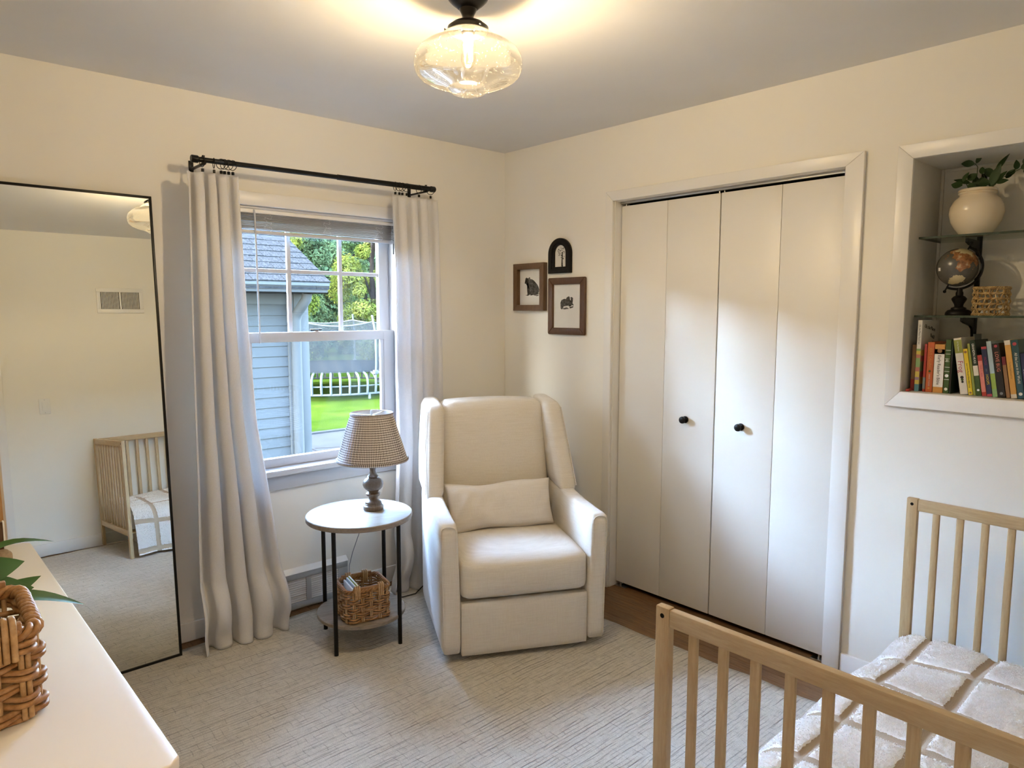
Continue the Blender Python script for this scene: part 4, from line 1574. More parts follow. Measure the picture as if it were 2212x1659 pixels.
# ================================================================== PICTURES ON THE WALL
def rect_frame(name, label, y0, y1, z0, z1, bar, dep, mat, rough_r, cat='picture frame'):
    yc, zc = (y0 + y1) / 2, (z0 + z1) / 2
    t_ = thing(name, label, cat, (0, yc, zc))
    hy, hz = (y1 - y0) / 2, (z1 - z0) / 2
    for nm, q in (('frame_top', [(-hy, hz), (hy, hz), (hy - bar, hz - bar), (-hy + bar, hz - bar)]),
                  ('frame_bottom', [(hy, -hz), (-hy, -hz), (-hy + bar, -hz + bar), (hy - bar, -hz + bar)]),
                  ('frame_side', [(-hy, -hz), (-hy, hz), (-hy + bar, hz - bar), (-hy + bar, -hz + bar)]),
                  ('frame_side', [(hy, hz), (hy, -hz), (hy - bar, -hz + bar), (hy - bar, hz - bar)])):
        m = MB().prism(q, lambda y, z: (-dep, y, z), lambda y, z: (0, y, z))
        m.build(nm, mat, t_, bevel=rough_r, segs=3)
    pr = box('print', -.006, -.003, -hy + bar - .002, hy - bar + .002, -hz + bar - .002, hz - bar + .002, 'mat_paper', t_, bevel=0)
    return t_, pr, hy - bar, hz - bar
def ink_poly(parent, pts, nm='drawing', x=-.0064, mat='ink'):
    me = bpy.data.meshes.new(nm)
    bm = bmesh.new()
    vs = [bm.verts.new((x, y, z)) for y, z in pts]
    f = bm.faces.new(vs)
    bmesh.ops.triangulate(bm, faces=[f])
    bm.to_mesh(me)
    bm.free()
    me.materials.append(MATS[mat])
    o = bpy.data.objects.new(nm, me)
    COL.objects.link(o)
    o.parent = parent
    return o
# seated bear
t_, pr, hy, hz = rect_frame('picture_frame', 'brown wood frame with a seated bear print, nearest the room corner', -.370, -.112, 1.500, 1.775, .034, .032, 'walnut_light', .0015)
bear = [(345, 800), (372, 775), (358, 745), (358, 712), (374, 704), (386, 720), (398, 715), (404, 697), (418, 710), (420, 732), (445, 738), (470, 760), (490, 790), (515, 830), (530, 870), (538, 910), (535, 950),
        (522, 975), (490, 985), (455, 990), (425, 1006), (420, 985), (405, 1000), (385, 1003), (375, 990), (395, 972), (385, 940), (378, 905), (395, 880), (405, 850), (400, 820), (385, 800), (362, 808)]
cv = lambda q, x0, x1, y0, y1: [(hy - (a - x0) / (x1 - x0) * 2 * hy, hz - (b - y0) / (y1 - y0) * 2 * hz) for a, b in q]
ink_poly(pr, cv(bear, 282, 578, 572, 1160))
for q in ([(455, 990), (550, 968), (552, 974), (480, 1006)], [(362, 992), (395, 1002), (392, 1010), (360, 1000)], [(485, 1004), (530, 996), (528, 1012), (500, 1016)]):
    ink_poly(pr, cv(q, 282, 578, 572, 1160), 'ground_stroke')
# badger
t_, pr, hy, hz = rect_frame('picture_frame', 'dark brown wood frame with a small badger print, largest and lowest of three', -.676, -.393, 1.367, 1.684, .038, .020, 'walnut', .006)
badger = [(850, 1130), (848, 1085), (862, 1045), (895, 1028), (920, 1030), (932, 1005), (955, 992), (975, 1008), (992, 1002), (1010, 1020), (1006, 1050), (990, 1085), (1002, 1110), (985, 1135), (965, 1142), (950, 1126), (915, 1132), (890, 1136), (885, 1160), (866, 1182), (852, 1168)]
ink_poly(pr, cv(badger, 762, 1108, 822, 1446))
ink_poly(pr, cv([(966, 1000), (976, 1008), (984, 1050), (972, 1046)], 762, 1108, 822, 1446), 'face_stripe', -.0068, 'mat_paper')
for q in ([(870, 1170), (930, 1150), (960, 1172), (900, 1180)], [(960, 1150), (1015, 1132), (1012, 1152), (975, 1168)], [(990, 1100), (1010, 1098), (1018, 1120), (1006, 1128)]):
    ink_poly(pr, cv(q, 762, 1108, 822, 1446), 'ground_stroke')
# arched frame
ay0, ay1, az0, az1 = -.566, -.394, 1.709, 1.903
ar = thing('picture_frame', 'small black arched frame with a tree print, highest of three', 'picture frame', (0, (ay0 + ay1) / 2, (az0 + az1) / 2))
hw_, hh_ = (ay1 - ay0) / 2, (az1 - az0) / 2
def arch(w, zb, ztop, n=18):
    c = ztop - w
    return [(w, zb)] + [(w * math.cos(PI * i / n), c + w * math.sin(PI * i / n)) for i in range(n + 1)] + [(-w, zb)]
def arch_ring(wo, zbo, zto, wi, zbi, zti, x0, x1, nm):
    A, B = arch(wo, zbo, zto), arch(wi, zbi, zti)
    n = len(A)
    m = MB()
    for x_ in (x0, x1):
        m.v += [(x_, a, b) for a, b in A] + [(x_, a, b) for a, b in B]
    for i in range(n):
        k = (i + 1) % n
        m.f += [(i, k, n + k, n + i), (2 * n + i, 3 * n + i, 3 * n + k, 2 * n + k), (i, 2 * n + i, 2 * n + k, k), (n + i, n + k, 3 * n + k, 3 * n + i)]
    return m.build(nm, 'matt_black', ar, bevel=.0022, segs=2)
arch_ring(hw_, -hh_, hh_, .060, -hh_ + .024, hh_ - .024, -.020, 0, 'outer_frame')
arch_ring(.061, -hh_ + .023, hh_ - .023, .044, -hh_ + .036, hh_ - .038, -.014, 0, 'inner_frame')
apr = MB().prism(arch(.047, -hh_ + .033, hh_ - .035), lambda y, z: (-.004, y, z), lambda y, z: (-.002, y, z)).build('print', 'mat_paper', ar, smooth=0)
rk = random.Random(31)
ink_poly(apr, [(-.006, -.064), (-.018, -.064), (-.015, -.03), (-.012, .0), (-.016, .02), (-.008, .02), (-.006, -.02), (-.004, -.05)], 'trunk', -.0044)
for k in range(46):
    a, r_ = rk.uniform(0, 2 * PI), rk.random() ** .6
    cy_, cz_ = -.004 + .028 * r_ * math.cos(a), .026 + .026 * r_ * math.sin(a) - (0 if rk.random() < .75 else .025)
    s_ = rk.uniform(.002, .0045)
    ink_poly(apr, [(cy_ + s_ * math.cos(q * PI / 3 + a) * rk.uniform(.6, 1), cz_ + s_ * math.sin(q * PI / 3 + a) * rk.uniform(.6, 1)) for q in range(6)], 'foliage_stroke', -.0044)

# ================================================================== RECESS CONTENTS
def shelf(lab, z1):
    t_ = thing('glass_shelf', lab, 'shelf', (.165, -2.667, z1 - .008), 0, 'glass shelves in the wall recess')
    box('pane', -.113, .118, -.373, .373, 0, .008, 'shelf_glass', t_, bevel=0)
    box('front_edge', -.1155, -.113, -.376, .376, 0, .008, 'shelf_edge', t_, bevel=0)
    box('side_edge', -.113, .118, .373, .376, 0, .008, 'shelf_edge', t_, bevel=0)
    box('side_edge', -.113, .118, -.376, -.373, 0, .008, 'shelf_edge', t_, bevel=0)
S1, S2 = 1.776, 1.485
shelf('upper glass shelf in the wall recess, holding the vase', S1)
shelf('lower glass shelf in the wall recess, above the row of books', S2)
for yy, lab in ((-2.425, 'black slotted shelf upright with brackets behind the vase and globe'), (-2.86, 'black slotted shelf upright with brackets further along the recess')):
    t_ = thing('shelf_upright', lab, 'shelf bracket', (.30, yy, 1.24), 0)
    box('upright', -.012, 0, -.0085, .0085, 0, .78, 'black_metal', t_, bevel=.001)
    for zz in (S1, S2):
        pz = zz - .008 - 1.24
        q = [(-.012, pz), (-.165, pz), (-.165, pz - .014), (-.13, pz - .022), (-.06, pz - .032), (-.034, pz - .045), (-.024, pz - .075), (-.012, pz - .08)]
        m = MB().prism(q[::-1], lambda x_, z_: (x_, -.0045, z_), lambda x_, z_: (x_, .0045, z_))
        m.build('bracket', 'black_metal', t_, smooth=0)

# vase with leaves
VX, VY = .150, -2.446
va = thing('vase', 'round cream ceramic vase with leafy stems on the upper glass shelf', 'vase', (VX, VY, S1))
MB().lathe([(0, 0), (.046, 0), (.050, .004), (.066, .026), (.080, .052), (.087, .082), (.084, .106), (.073, .128), (.060, .140), (.056, .146), (.057, .149), (.061, .151), (.061, .155), (.058, .157), (.0615, .159), (.061, .165), (.057, .168),
            (.053, .165), (.050, .150), (.06, .13), (.07, .08), (.05, .02), (0, .012)], 56, cap=False).build('pot', 'ceramic', va, smooth=60)
rv = random.Random(17)
def zp(zx, zy):
    px, py = 1960 + zx / 7.54, 320 + zy / 7.54
    return -2.359 - (px - 2052) * .001475, 1.940 - (py - 411) * .00164
LV = [((1060, 240), (815, 205), .040), ((1065, 235), (1175, 65), .026), ((1400, 410), (1615, 150), .046), ((920, 540), (1000, 380), .030), ((970, 540), (690, 455), .032), ((915, 600), (705, 545), .050),
      ((1005, 690), (795, 655), .034), ((1200, 440), (1175, 305), .030), ((1230, 340), (1360, 500), .046), ((980, 510), (1140, 420), .046), ((1530, 525), (1690, 395), .036), ((1430, 605), (1645, 590), .032),
      ((1705, 415), (1695, 258), .034), ((1815, 360), (1920, 230), .040), ((1790, 425), (1960, 350), .036), ((1800, 432), (1950, 500), .034), ((1380, 580), (1570, 415), .036), ((1370, 650), (1530, 330), .050),
      ((1070, 670), (1040, 560), .040), ((1150, 660), (1190, 470), .050), ((1260, 650), (1250, 500), .054), ((1330, 660), (1400, 520), .044), ((1700, 450), (1540, 520), .030), ((1100, 640), (1080, 430), .040)]
for k, (a, b, w) in enumerate(LV):
    ya, za = zp(*a)
    yb, zb = zp(*b)
    dx = rv.uniform(-.030, .030)
    dt = dx + rv.uniform(-.015, .015)
    up = (-1, rv.uniform(-.5, .5), rv.uniform(-.2, .6))
    leaf_mesh((dx, ya - VY, za - S1), (dt, yb - VY, zb - S1), w * .62, up, rv.uniform(-.06, .10), .18, 8, rv.uniform(-.3, .3)).build('leaf', 'leaf_dark', va, smooth=180)
for a, mid, e in (((1100, 690), (1110, 300), (1062, 238)), ((1350, 690), (1440, 560), (1820, 400)), ((1250, 690), (1240, 500), (1200, 420)), ((1050, 690), (960, 600), (930, 540)), ((1350, 680), (1390, 470), (1400, 410)), ((1820, 400), (1900, 350), (1990, 330))):
    pts = []
    for q in (a, mid, e):
        y_, z_ = zp(*q)
        pts.append((0, y_ - VY, z_ - S1))
    MB().tube(pts, .0013, 5).build('stem', 'leaf_dark', va)

# globe on stand
GX, GY = .150, -2.398
gl = thing('desk_globe', 'small dark desk globe on a black turned stand on the lower glass shelf', 'globe', (GX, GY, S2))
gz = 1.663 - S2
MB().lathe([(0, 0), (.043, 0), (.044, .004), (.042, .012), (.036, .019), (.026, .022), (.025, .028), (.017, .031), (.014, .034), (.016, .042), (.024, .056), (.0255, .062), (.019, .070), (.0125, .073), (.0125, .084), (.0095, .090), (.009, .102), (0, .103)], 32, (0, -.011, 0), cap=False).build('stand', 'matt_black', gl, smooth=45)
at_ = R(24)
axis = Vector((0, -math.sin(at_), math.cos(at_)))
sph_ = MB().lathe([(.0705 * math.sin(PI * i / 24), -.0705 * math.cos(PI * i / 24)) for i in range(25)], 40, cap=False).build('sphere', 'globe_map', gl, smooth=180)
bm = bmesh.new(); bm.from_mesh(sph_.data); bmesh.ops.remove_doubles(bm, verts=list(bm.verts), dist=1e-5); bm.to_mesh(sph_.data); bm.free(); sph_.data.shade_smooth()
sph_.location = (0, 0, gz)
sph_.rotation_euler = (at_, 0, 0)
RM = .080
pts = []
for i in range(33):
    a = PI / 2 - PI * i / 32          # from the north pole round the -y side to the south pole
    v_ = axis * math.sin(a) + Vector((0, -math.cos(at_), -math.sin(at_))) * math.cos(a)
    pts.append(tuple(v_ * RM + Vector((0, 0, gz))))
MB().tube(pts, .0055, 8, flat=.8).build('meridian_arm', 'matt_black', gl)
for s_ in (1, -1):
    c = axis * s_ * (.097) + Vector((0, 0, gz))
    MB().tube([tuple(axis * s_ * .0708 + Vector((0, 0, gz))), tuple(c)], .0028, 8).build('pin', 'matt_black', gl)
    MB().lathe([(0, -.006), (.0045, -.004), (.006, 0), (.0045, .004), (0, .006)], 12, tuple(c), cap=False).build('pin_knob', 'matt_black', gl, smooth=180)
# paper patch stuck on the sea
n_ = Vector((-math.cos(R(-42)), -math.sin(R(-42)) * 0 + .62, -.10)).normalized()
pc = n_ * .0708
s1_ = n_.cross(Vector((0, 0, 1))).normalized()
u1_ = s1_.cross(n_)
m = MB()
for a, b in ((-1, -1), (1, -1), (1, 1), (-1, 1)):
    q = (pc + s1_ * a * .006 + u1_ * b * .006).normalized() * .0712
    m.v.append(tuple(q + Vector((0, 0, gz))))
m.f = [(0, 1, 2, 3)]
m.build('map_legend', 'paper', gl, smooth=0)

# seagrass basket
sg = thing('seagrass_basket', 'tiny open-weave golden seagrass basket beside the globe', 'basket', (.15, -2.512, S2), 0)
def loose_basket(root, w, d, h, tr):
    path = rrect(w, d, .03, 112)
    rr = random.Random(2)
    for j in range(6):
        z = tr + (h - 2 * tr) * j / 5
        rim = j in (0, 5)
        for s_ in range(3 if rim else 2):
            pts = []
            for i, (p, nn) in enumerate(path):
                a = i * (.9 if rim else .55) + s_ * 2 * PI / (3 if rim else 2)
                q = p + nn * (math.cos(a) * tr * (1.2 if rim else .8))
                pts.append((q.x, q.y, z + math.sin(a) * tr * (1.2 if rim else .8)))
            MB().tube(pts, tr * .8, 5, closed=True).build('twist', 'seagrass', root)
    for k in range(18):
        p, nn = path[int(k * 112 / 18)]
        pts = []
        for i in range(9):
            z = h * i / 8
            q = p + nn * (tr * 1.6 * math.cos(i * PI / 2 + k * PI)) + Vector((-nn.y, nn.x, 0)) * (.004 * math.sin(i * 1.3 + k))
            pts.append((q.x, q.y, max(tr, min(h - tr, z))))
        MB().tube(pts, tr * .8, 5).build('upright_strand', 'seagrass', root)
    MB().prism([(p.x * .97, p.y * .97) for p, _ in path[::4]], lambda x_, y_: (x_, y_, .0), lambda x_, y_: (x_, y_, .003)).build('basket_base', 'seagrass', root)
loose_basket(sg, .098, .100, .102, .0032)

# ================================================================== BOOKS
for nm, c in (('bk_brown', (.26, .13, .05)), ('bk_white', (.74, .73, .71)), ('bk_red', (.36, .035, .025)), ('bk_orange', (.50, .11, .03)), ('bk_gold', (.56, .27, .06)), ('bk_green', (.045, .085, .022)), ('bk_dkgreen', (.012, .030, .020)),
              ('bk_cream', (.70, .64, .55)), ('bk_olive', (.26, .28, .06)), ('bk_yellow', (.72, .52, .03)), ('bk_pink', (.66, .22, .16)), ('bk_navy', (.022, .028, .075)), ('bk_ltblue', (.36, .47, .54)), ('bk_lime', (.28, .38, .07)),
              ('bk_black', (.014, .012, .012)), ('bk_amber', (.62, .32, .07)), ('bk_teal', (.030, .085, .11)), ('bk_grey', (.20, .23, .25)), ('bk_maroon', (.16, .02, .03)), ('bk_skyblue', (.45, .58, .70)), ('bk_purple', (.25, .03, .12)),
              ('bk_stripe_y', (.62, .50, .10)), ('bk_stripe_r', (.48, .19, .14)), ('bk_stripe_g', (.25, .40, .16)), ('bk_stripe_b', (.10, .26, .34)), ('bk_stripe_v', (.33, .22, .30)), ('bk_ink', (.02, .02, .022)), ('bk_bright', (.82, .80, .76)), ('bk_redink', (.42, .06, .08))):
    plain(nm, c, .4, .4, var=.05, nscale=30)
GRP = 'books in the wall recess'
FX = .042
TM = Matrix(((0, 0, -1, 0), (0, -1, 0, 0), (-1, 0, 0, 0), (0, 0, 0, 1)))
def py2y(px):
    return -2.309 - (px - 1974) * .001525
def book(label, px0, px1, h, lean, cover, titles=(), bands=(), dep=.16, fx=FX, marks=()):
    """spine faces the room (-x); px0..px1 the foot of the spine; lean in degrees, towards the room corner"""
    y0, y1 = py2y(px0), py2y(px1)
    th = (y0 - y1) * math.cos(R(lean)) - .0006
    b = thing('book', label, 'book', (fx, y0, NZ0 + .0006), 0, GRP)
    b.rotation_euler = (R(-lean), 0, 0)
    ct = .0018
    m = MB()
    q = [(0, -th), (dep, -th), (dep, -th + ct), (ct, -th + ct), (ct, -ct), (dep, -ct), (dep, 0), (0, 0)]
    m.prism(q, lambda x_, y_: (x_, y_, 0), lambda x_, y_: (x_, y_, h))
    cov = m.build('cover', cover, b, bevel=.0008, segs=1)
    box('pages', ct + .0003, dep - .004, -th + ct + .0002, -ct - .0002, .003, h - .003, 'paper', b, bevel=0)
    for z0, z1, mt_b in bands:
        box('spine_band', -.0005, .004, -th + .0002, -.0002, z0 * h, z1 * h, mt_b, cov, bevel=0)
    for body, size, zc, mt_t, sx in titles:
        text_mesh('lettering', body, size, mt_t, cov, Matrix.Translation((-.0009, -th / 2, zc * h)) @ TM, sx=sx, extrude=.00015)
    for zc, s_, mt_b in marks:
        mk = MB().lathe([(0, 0), (s_, 0), (s_, .0006), (0, .0006)], 14, cap=False)
        o = mk.build('emblem', mt_b, cov)
        o.location = (-.0003, -th / 2, zc * h)
        o.rotation_euler = (0, -PI / 2, 0)
    return b, cov, th
book('brown picture book in the far corner of the recess', 1963, 1972, .175, 0, 'bk_brown', fx=.05, bands=((0, .25, 'bk_red'),))
b_, c_, th = book('tallest book, white above and rainbow striped below', 1974, 1984, .268, 0, 'bk_white',
     titles=(('Oh, the Places You\'ll Go!', .0085, .80, 'bk_ink', .85),),
     bands=((.0, .10, 'bk_stripe_b'), (.10, .16, 'bk_stripe_y'), (.16, .20, 'bk_stripe_v'), (.20, .28, 'bk_stripe_y'), (.28, .34, 'bk_stripe_r'), (.34, .47, 'bk_stripe_g'), (.47, .52, 'bk_stripe_r'), (.52, .57, 'bk_stripe_y'), (.57, .60, 'bk_stripe_g')), dep=.19)
for k, (z0, z1, mt_b) in enumerate(((.0, .10, 'bk_stripe_b'), (.10, .20, 'bk_stripe_y'), (.20, .28, 'bk_stripe_r'), (.28, .42, 'bk_stripe_g'), (.42, .50, 'bk_stripe_r'), (.50, .58, 'bk_stripe_y'))):
    box('cover_stripe', .002, .185, -th - .0003, -th + .0005, z0 * .268, z1 * .268, mt_b, c_, bevel=0)
TC = Matrix(((1, 0, 0, 0), (0, 0, -1, 0), (0, 1, 0, 0), (0, 0, 0, 1)))
for body, x0, z0, rz in (('Oh, the Places', .085, .238, -8), ("You'll", .115, .205, -14), ('Go!', .13, .178, -10)):
    text_mesh('lettering', body, .020, 'bk_ink', c_, Matrix.Translation((x0, -th - .0008, z0)) @ TC @ Matrix.Rotation(R(rz), 4, 'Z'), extrude=.0002)
book('thin dark red book beside the rainbow striped one', 1992, 1998, .180, 0, 'bk_red', bands=((.06, .30, 'bk_grey'),))
book('orange book lettered Jesus Calling', 1999, 2014, .187, 0, 'bk_orange', titles=(('JESUS CALLING', .0125, .68, 'bk_gold', .92), ('SARAH YOUNG', .0072, .24, 'bk_cream', .9)), marks=((.42, .004, 'bk_green'), (.08, .004, 'bk_gold')))
book('orange and white Early Reader\'s Bible', 2015, 2037, .180, 0, 'bk_gold', titles=(("Early Reader's Bible", .0150, .47, 'bk_ink', .92),), bands=((.12, .90, 'bk_bright'), (.80, .83, 'bk_navy'), (.83, .90, 'bk_gold')), marks=((.865, .008, 'bk_brown'),))
book('green book with white bands and flame emblem', 2038, 2050, .198, 0, 'bk_green', titles=(('jsj', .017, .62, 'bk_bright', 1.0),), bands=((.255, .263, 'bk_bright'), (.405, .413, 'bk_bright'), (.485, .493, 'bk_bright'), (.73, .738, 'bk_bright'), (.80, .808, 'bk_bright')), marks=((.33, .006, 'bk_bright'), (.08, .0055, 'bk_bright')))
book('very dark green book left of the Frog book', 2050.5, 2054.5, .195, 0, 'bk_dkgreen', bands=((.05, .75, 'bk_black'),))
book('grey slim book behind the leaning Frog book', 2072, 2077, .216, 3, 'bk_grey', dep=.08, fx=.206)
book('cream leaning Frog book with an olive top label', 2075, 2092, .206, 9.5, 'bk_cream', titles=(('Frog', .0235, .49, 'bk_redink', 1.0), ('3D Pop Explore', .0062, .85, 'bk_bright', .9)), bands=((.73, .965, 'bk_olive'),), marks=((.30, .0055, 'bk_ink'), (.26, .0045, 'bk_green'), (.22, .004, 'bk_ink')))
book('narrow bright yellow leaning songbook', 2092.5, 2102, .168, 9.5, 'bk_yellow', titles=(('Jesus Loves Me and Other Bible Songs', .0072, .42, 'bk_ink', .80),), marks=((.93, .0045, 'bk_brown'), (.05, .004, 'bk_brown')))
book('leaning olive green book just right of the yellow songbook', 2102.5, 2108, .188, 9.5, 'bk_olive')
book('dark green leaning book lettered Grandpa Hugs', 2108.5, 2119.5, .200, 9.5, 'bk_dkgreen', titles=(('GRANDPA HUGS', .0100, .76, 'bk_bright', .95),), bands=((.36, .54, 'bk_cream'), (0, .36, 'bk_green')), marks=((.10, .004, 'bk_bright'),))
book('short pink leaning book lettered Tiny T. Rex', 2120, 2129.5, .147, 9.5, 'bk_pink', titles=(('TINY T. REX', .0085, .62, 'bk_redink', .95),), bands=((0, .10, 'bk_red'), (.86, 1.0, 'bk_red')))
book('navy leaning book lettered Hoops in yellow', 2130, 2141, .178, 9.5, 'bk_navy', titles=(('HOOPS', .0110, .34, 'bk_yellow', 1.0), ('FROGS', .0095, .71, 'bk_purple', 1.0), ('with', .006, .53, 'bk_grey', 1.0)), bands=((0, .05, 'bk_redink'), (.95, 1.0, 'bk_redink')))
book('pale blue and lime leaning book', 2141.5, 2151.5, .198, 9.5, 'bk_ltblue', bands=((0, .14, 'bk_stripe_g'), (.14, .42, 'bk_lime')))
book('black leaning book lettered Love Bug', 2152, 2167, .190, 9.5, 'bk_black', titles=(('LOVE BUG', .0150, .66, 'bk_pink', 1.0),), marks=((.95, .005, 'bk_redink'), (.07, .005, 'bk_grey')))
book('maroon leaning book between the black and amber ones', 2168, 2176, .145, 9.5, 'bk_maroon', bands=((0, .8, 'bk_brown'),))
book('amber leaning book with rounded pale ends', 2177, 2189, .203, 9.5, 'bk_amber', titles=(('The First Time I Loved You', .0062, .48, 'bk_brown', .85),), bands=((0, .07, 'bk_cream'), (.92, 1, 'bk_cream')))
book('teal leaning book lettered All the Love in the World', 2189.5, 2203.5, .205, 9.5, 'bk_teal', titles=(('All the Love in the World', .0120, .52, 'bk_bright', .85),), marks=((.93, .006, 'bk_redink'), (.08, .0055, 'bk_bright')))
book('short navy leaning book right of the teal one', 2204, 2213.5, .160, 9.5, 'bk_navy', titles=(('for Good Big Bear Dreams', .0065, .45, 'bk_bright', .9),))
book('bright yellow leaning book lettered Hey Diddle', 2214, 2226, .163, 9.5, 'bk_yellow', titles=(('HEY DIDDLE DIDDLE', .0125, .50, 'bk_ink', .85),))
lb = box('red_block', -.022, .022, -.006, .006, 0, .009, 'bk_red', None, bevel=.002)
lb.location = (.028, -2.297, NZ0 + .0005)
tag(lb, 'little red block lying in the corner of the recess', 'block')

# booklets in the small basket
for mt_b, lab, dx, hh in (('bk_white', 'white booklet against the side of the small wicker basket', -.068, .142), ('bk_skyblue', 'pale blue booklet between two others in the small wicker basket', -.056, .150),
                          ('bk_lime', 'thin yellow-green booklet facing the hollow of the small wicker basket', -.047, .155)):
    b_ = thing('booklet', lab, 'book', (0, 0, 0), 0, 'booklets in the wicker basket')
    b_.matrix_world = wb.matrix_basis @ Matrix.Translation((dx, 0, .0056)) @ Matrix.Rotation(R(2), 4, 'Y')
    box('cover', -.004, .004, -.064, .064, 0, hh, mt_b, b_, bevel=.0008)
    box('pages', -.0028, .0028, -.0645, .0630, .001, hh + .0006, 'paper', b_, bevel=0)

# ================================================================== OUTDOORS
GZ = -.70
gr_ = MB()
gr_.grid(lambda u, v: (-40 + 110 * u, 8.40 + 70 * v, GZ + .03 * math.sin(u * 40) * math.sin(v * 30)), 60, 40)
structure(gr_.build('ground_lawn', 'grass', smooth=180), 'sunlit green lawn')
pt_ = structure(box('ground_patio', -12, 14, .142, 8.30, GZ - .15, GZ, 'concrete', bevel=0), 'pale concrete patio')
structure(box('ground_kerb', -12, 14, 8.30, 8.42, GZ - .15, GZ + .03, 'concrete', bevel=.01))
structure(box('wall_foundation', -6, 4, .0, .14, GZ, -.052, 'concrete', bevel=0))
rc = random.Random(44)
for k, (xa, ya, ang, L) in enumerate(((2.2, 7.1, -.35, 2.2), (2.9, 6.7, .9, 1.3), (3.4, 7.6, -.2, 2.0), (2.6, 5.9, .2, 2.4), (1.9, 6.4, 1.2, 1.4))):
    m = MB()
    px, py = xa, ya
    n = 10
    left, right = [], []
    a = ang
    for i in range(n + 1):
        w = .014 * (1 - .5 * i / n)
        left.append((px - math.sin(a) * w, py + math.cos(a) * w, GZ + .002))
        right.append((px + math.sin(a) * w, py - math.cos(a) * w, GZ + .002))
        a = ang + rc.uniform(-.6, .6)
        px += L / n * math.cos(a)
        py += L / n * math.sin(a)
    m.v = left + right
    m.f = [(i, n + 1 + i, n + 2 + i, i + 1) for i in range(n)]
    m.build('crack', 'dark_void' if False else 'bark', pt_, smooth=0)

# garage
ga = thing('garage', 'neighbouring garage with pale blue siding, white gutter and shingle roof', 'garage', (.383, 3.5, GZ))
GW = 7.0
def gbox(nm, x0, x1, y0, y1, z0, z1, mat, parent=None, bevel=.004):
    return box(nm, x0 - .383, x1 - .383, y0 - 3.5, y1 - 3.5, z0 - GZ, z1 - GZ, mat, parent or ga, bevel=bevel)
gbox('wall', -GW, .36, 3.54, 6.7, GZ, 1.70, 'garage_siding', bevel=0)
EXPO = .1015
wl = MB()
nb = 24
for k in range(nb):
    z0 = GZ + .02 + k * EXPO
    m = MB().prism([(3.5 - .018, z0), (3.54, z0), (3.54, z0 + EXPO + .01), (3.5 + .016, z0 + EXPO + .01), (3.5 - .004, z0 + EXPO)], lambda y, z: (-2.2 - .383, y - 3.5, z - GZ), lambda y, z: (.172 - .383, y - 3.5, z - GZ))
    m.build('siding_board', 'garage_siding', ga, smooth=0)
gbox('corner_board', .170, .232, 3.462, 3.54, GZ, 1.70, 'garage_trim')
gbox('corner_board', .232, .386, 3.455, 3.54, GZ, 1.70, 'garage_trim')
gbox('corner_board', .340, .390, 3.47, 3.66, GZ, 1.70, 'garage_trim')
gbox('frieze_board', -2.2, .172, 3.478, 3.54, 1.56, 1.70, 'garage_trim')
gbox('soffit', -GW, .40, 3.12, 3.54, 1.665, 1.69, 'garage_trim', bevel=0)
gp_ = [(3.12, 1.665), (3.045, 1.672), (3.025, 1.715), (3.0, 1.735), (3.0, 1.765), (3.012, 1.765), (3.016, 1.742), (3.12, 1.742)]
gt = MB().prism(gp_, lambda y, z: (-GW - .383, y - 3.5, z - GZ), lambda y, z: (.392 - .383, y - 3.5, z - GZ))
gt.build('gutter', 'garage_trim', ga, smooth=0)
MB().tube([(-.13, -.30, 1.668 - GZ), (-.13, -.285, 1.61 - GZ), (-.14, -.20, 1.54 - GZ), (-.15, -.115, 1.47 - GZ), (-.155, -.085, 1.40 - GZ), (-.155, -.08, -.6 - GZ)], .05, 12).build('downspout', 'garage_trim', ga, smooth=60)
SL = .53
rf = MB().prism([(3.02, 1.755), (5.1, 1.755 + SL * 2.08), (7.2, 1.755), (7.2, 1.70), (5.1, 1.70 + SL * 2.08), (3.02, 1.70)], lambda y, z: (-GW - .383, y - 3.5, z - GZ), lambda y, z: (.40 - .383, y - 3.5, z - GZ)).build('roof', 'shingle', ga, smooth=0)
rs_ = random.Random(12)
ang = math.atan(SL)
exp_ = .135
shm = {}
for row_ in range(17):
    y0 = 2.995 + row_ * exp_ * math.cos(ang)
    z0 = 1.762 + row_ * exp_ * math.sin(ang)
    x1 = .405
    first = True
    while x1 > -2.0:
        w = .305 if not first else .15 + .15 * (row_ % 2)
        first = False
        x0 = max(-2.0, x1 - w)
        o = box('shingle', 0, x1 - x0 - .006, 0, exp_ + .03, 0, .012, 'shingle', rf, bevel=0)
        o.location = (x0 - .383, y0 - 3.5, z0 - GZ + rs_.uniform(0, .004))
        o.rotation_euler = (ang - .05, 0, 0)
        x1 = x0
gbox('rake_board', .385, .402, 3.06, 7.0, 1.70, 1.72, 'garage_trim', bevel=0).rotation_euler = (0, 0, 0)

# trampoline
TCX, TCY, TR = 6.35, 14.45, 2.30
tp_ = thing('trampoline', 'round trampoline with white curved rods and a dark safety net on the lawn', 'trampoline', (TCX, TCY, GZ))
def ring(r, z, th, nm, mat):
    MB().tube([(r * math.cos(2 * PI * i / 72), r * math.sin(2 * PI * i / 72), z) for i in range(72)], th, 8, closed=True).build(nm, mat, tp_)
ring(TR, .13, .028, 'base_ring', 'tramp_white')
ring(TR - .02, .33, .02, 'middle_ring', 'tramp_white')
rodm = MB().tube([(TR, 0, .13), (TR + .03, 0, .35), (TR + .02, 0, .50), (TR - .06, 0, .60), (TR - .22, 0, .66)], .030, 8).build('flex_rod', 'tramp_white', tp_)
for k in range(1, 64):
    c = rodm.copy()
    COL.objects.link(c)
    c.rotation_euler = (0, 0, 2 * PI * k / 64)
for k in range(6):
    a = 2 * PI * k / 6 + .45
    MB().tube([(TR * math.cos(a), TR * math.sin(a), 0), (TR * math.cos(a), TR * math.sin(a), .14)], .035, 8).build('foot', 'tramp_white', tp_)
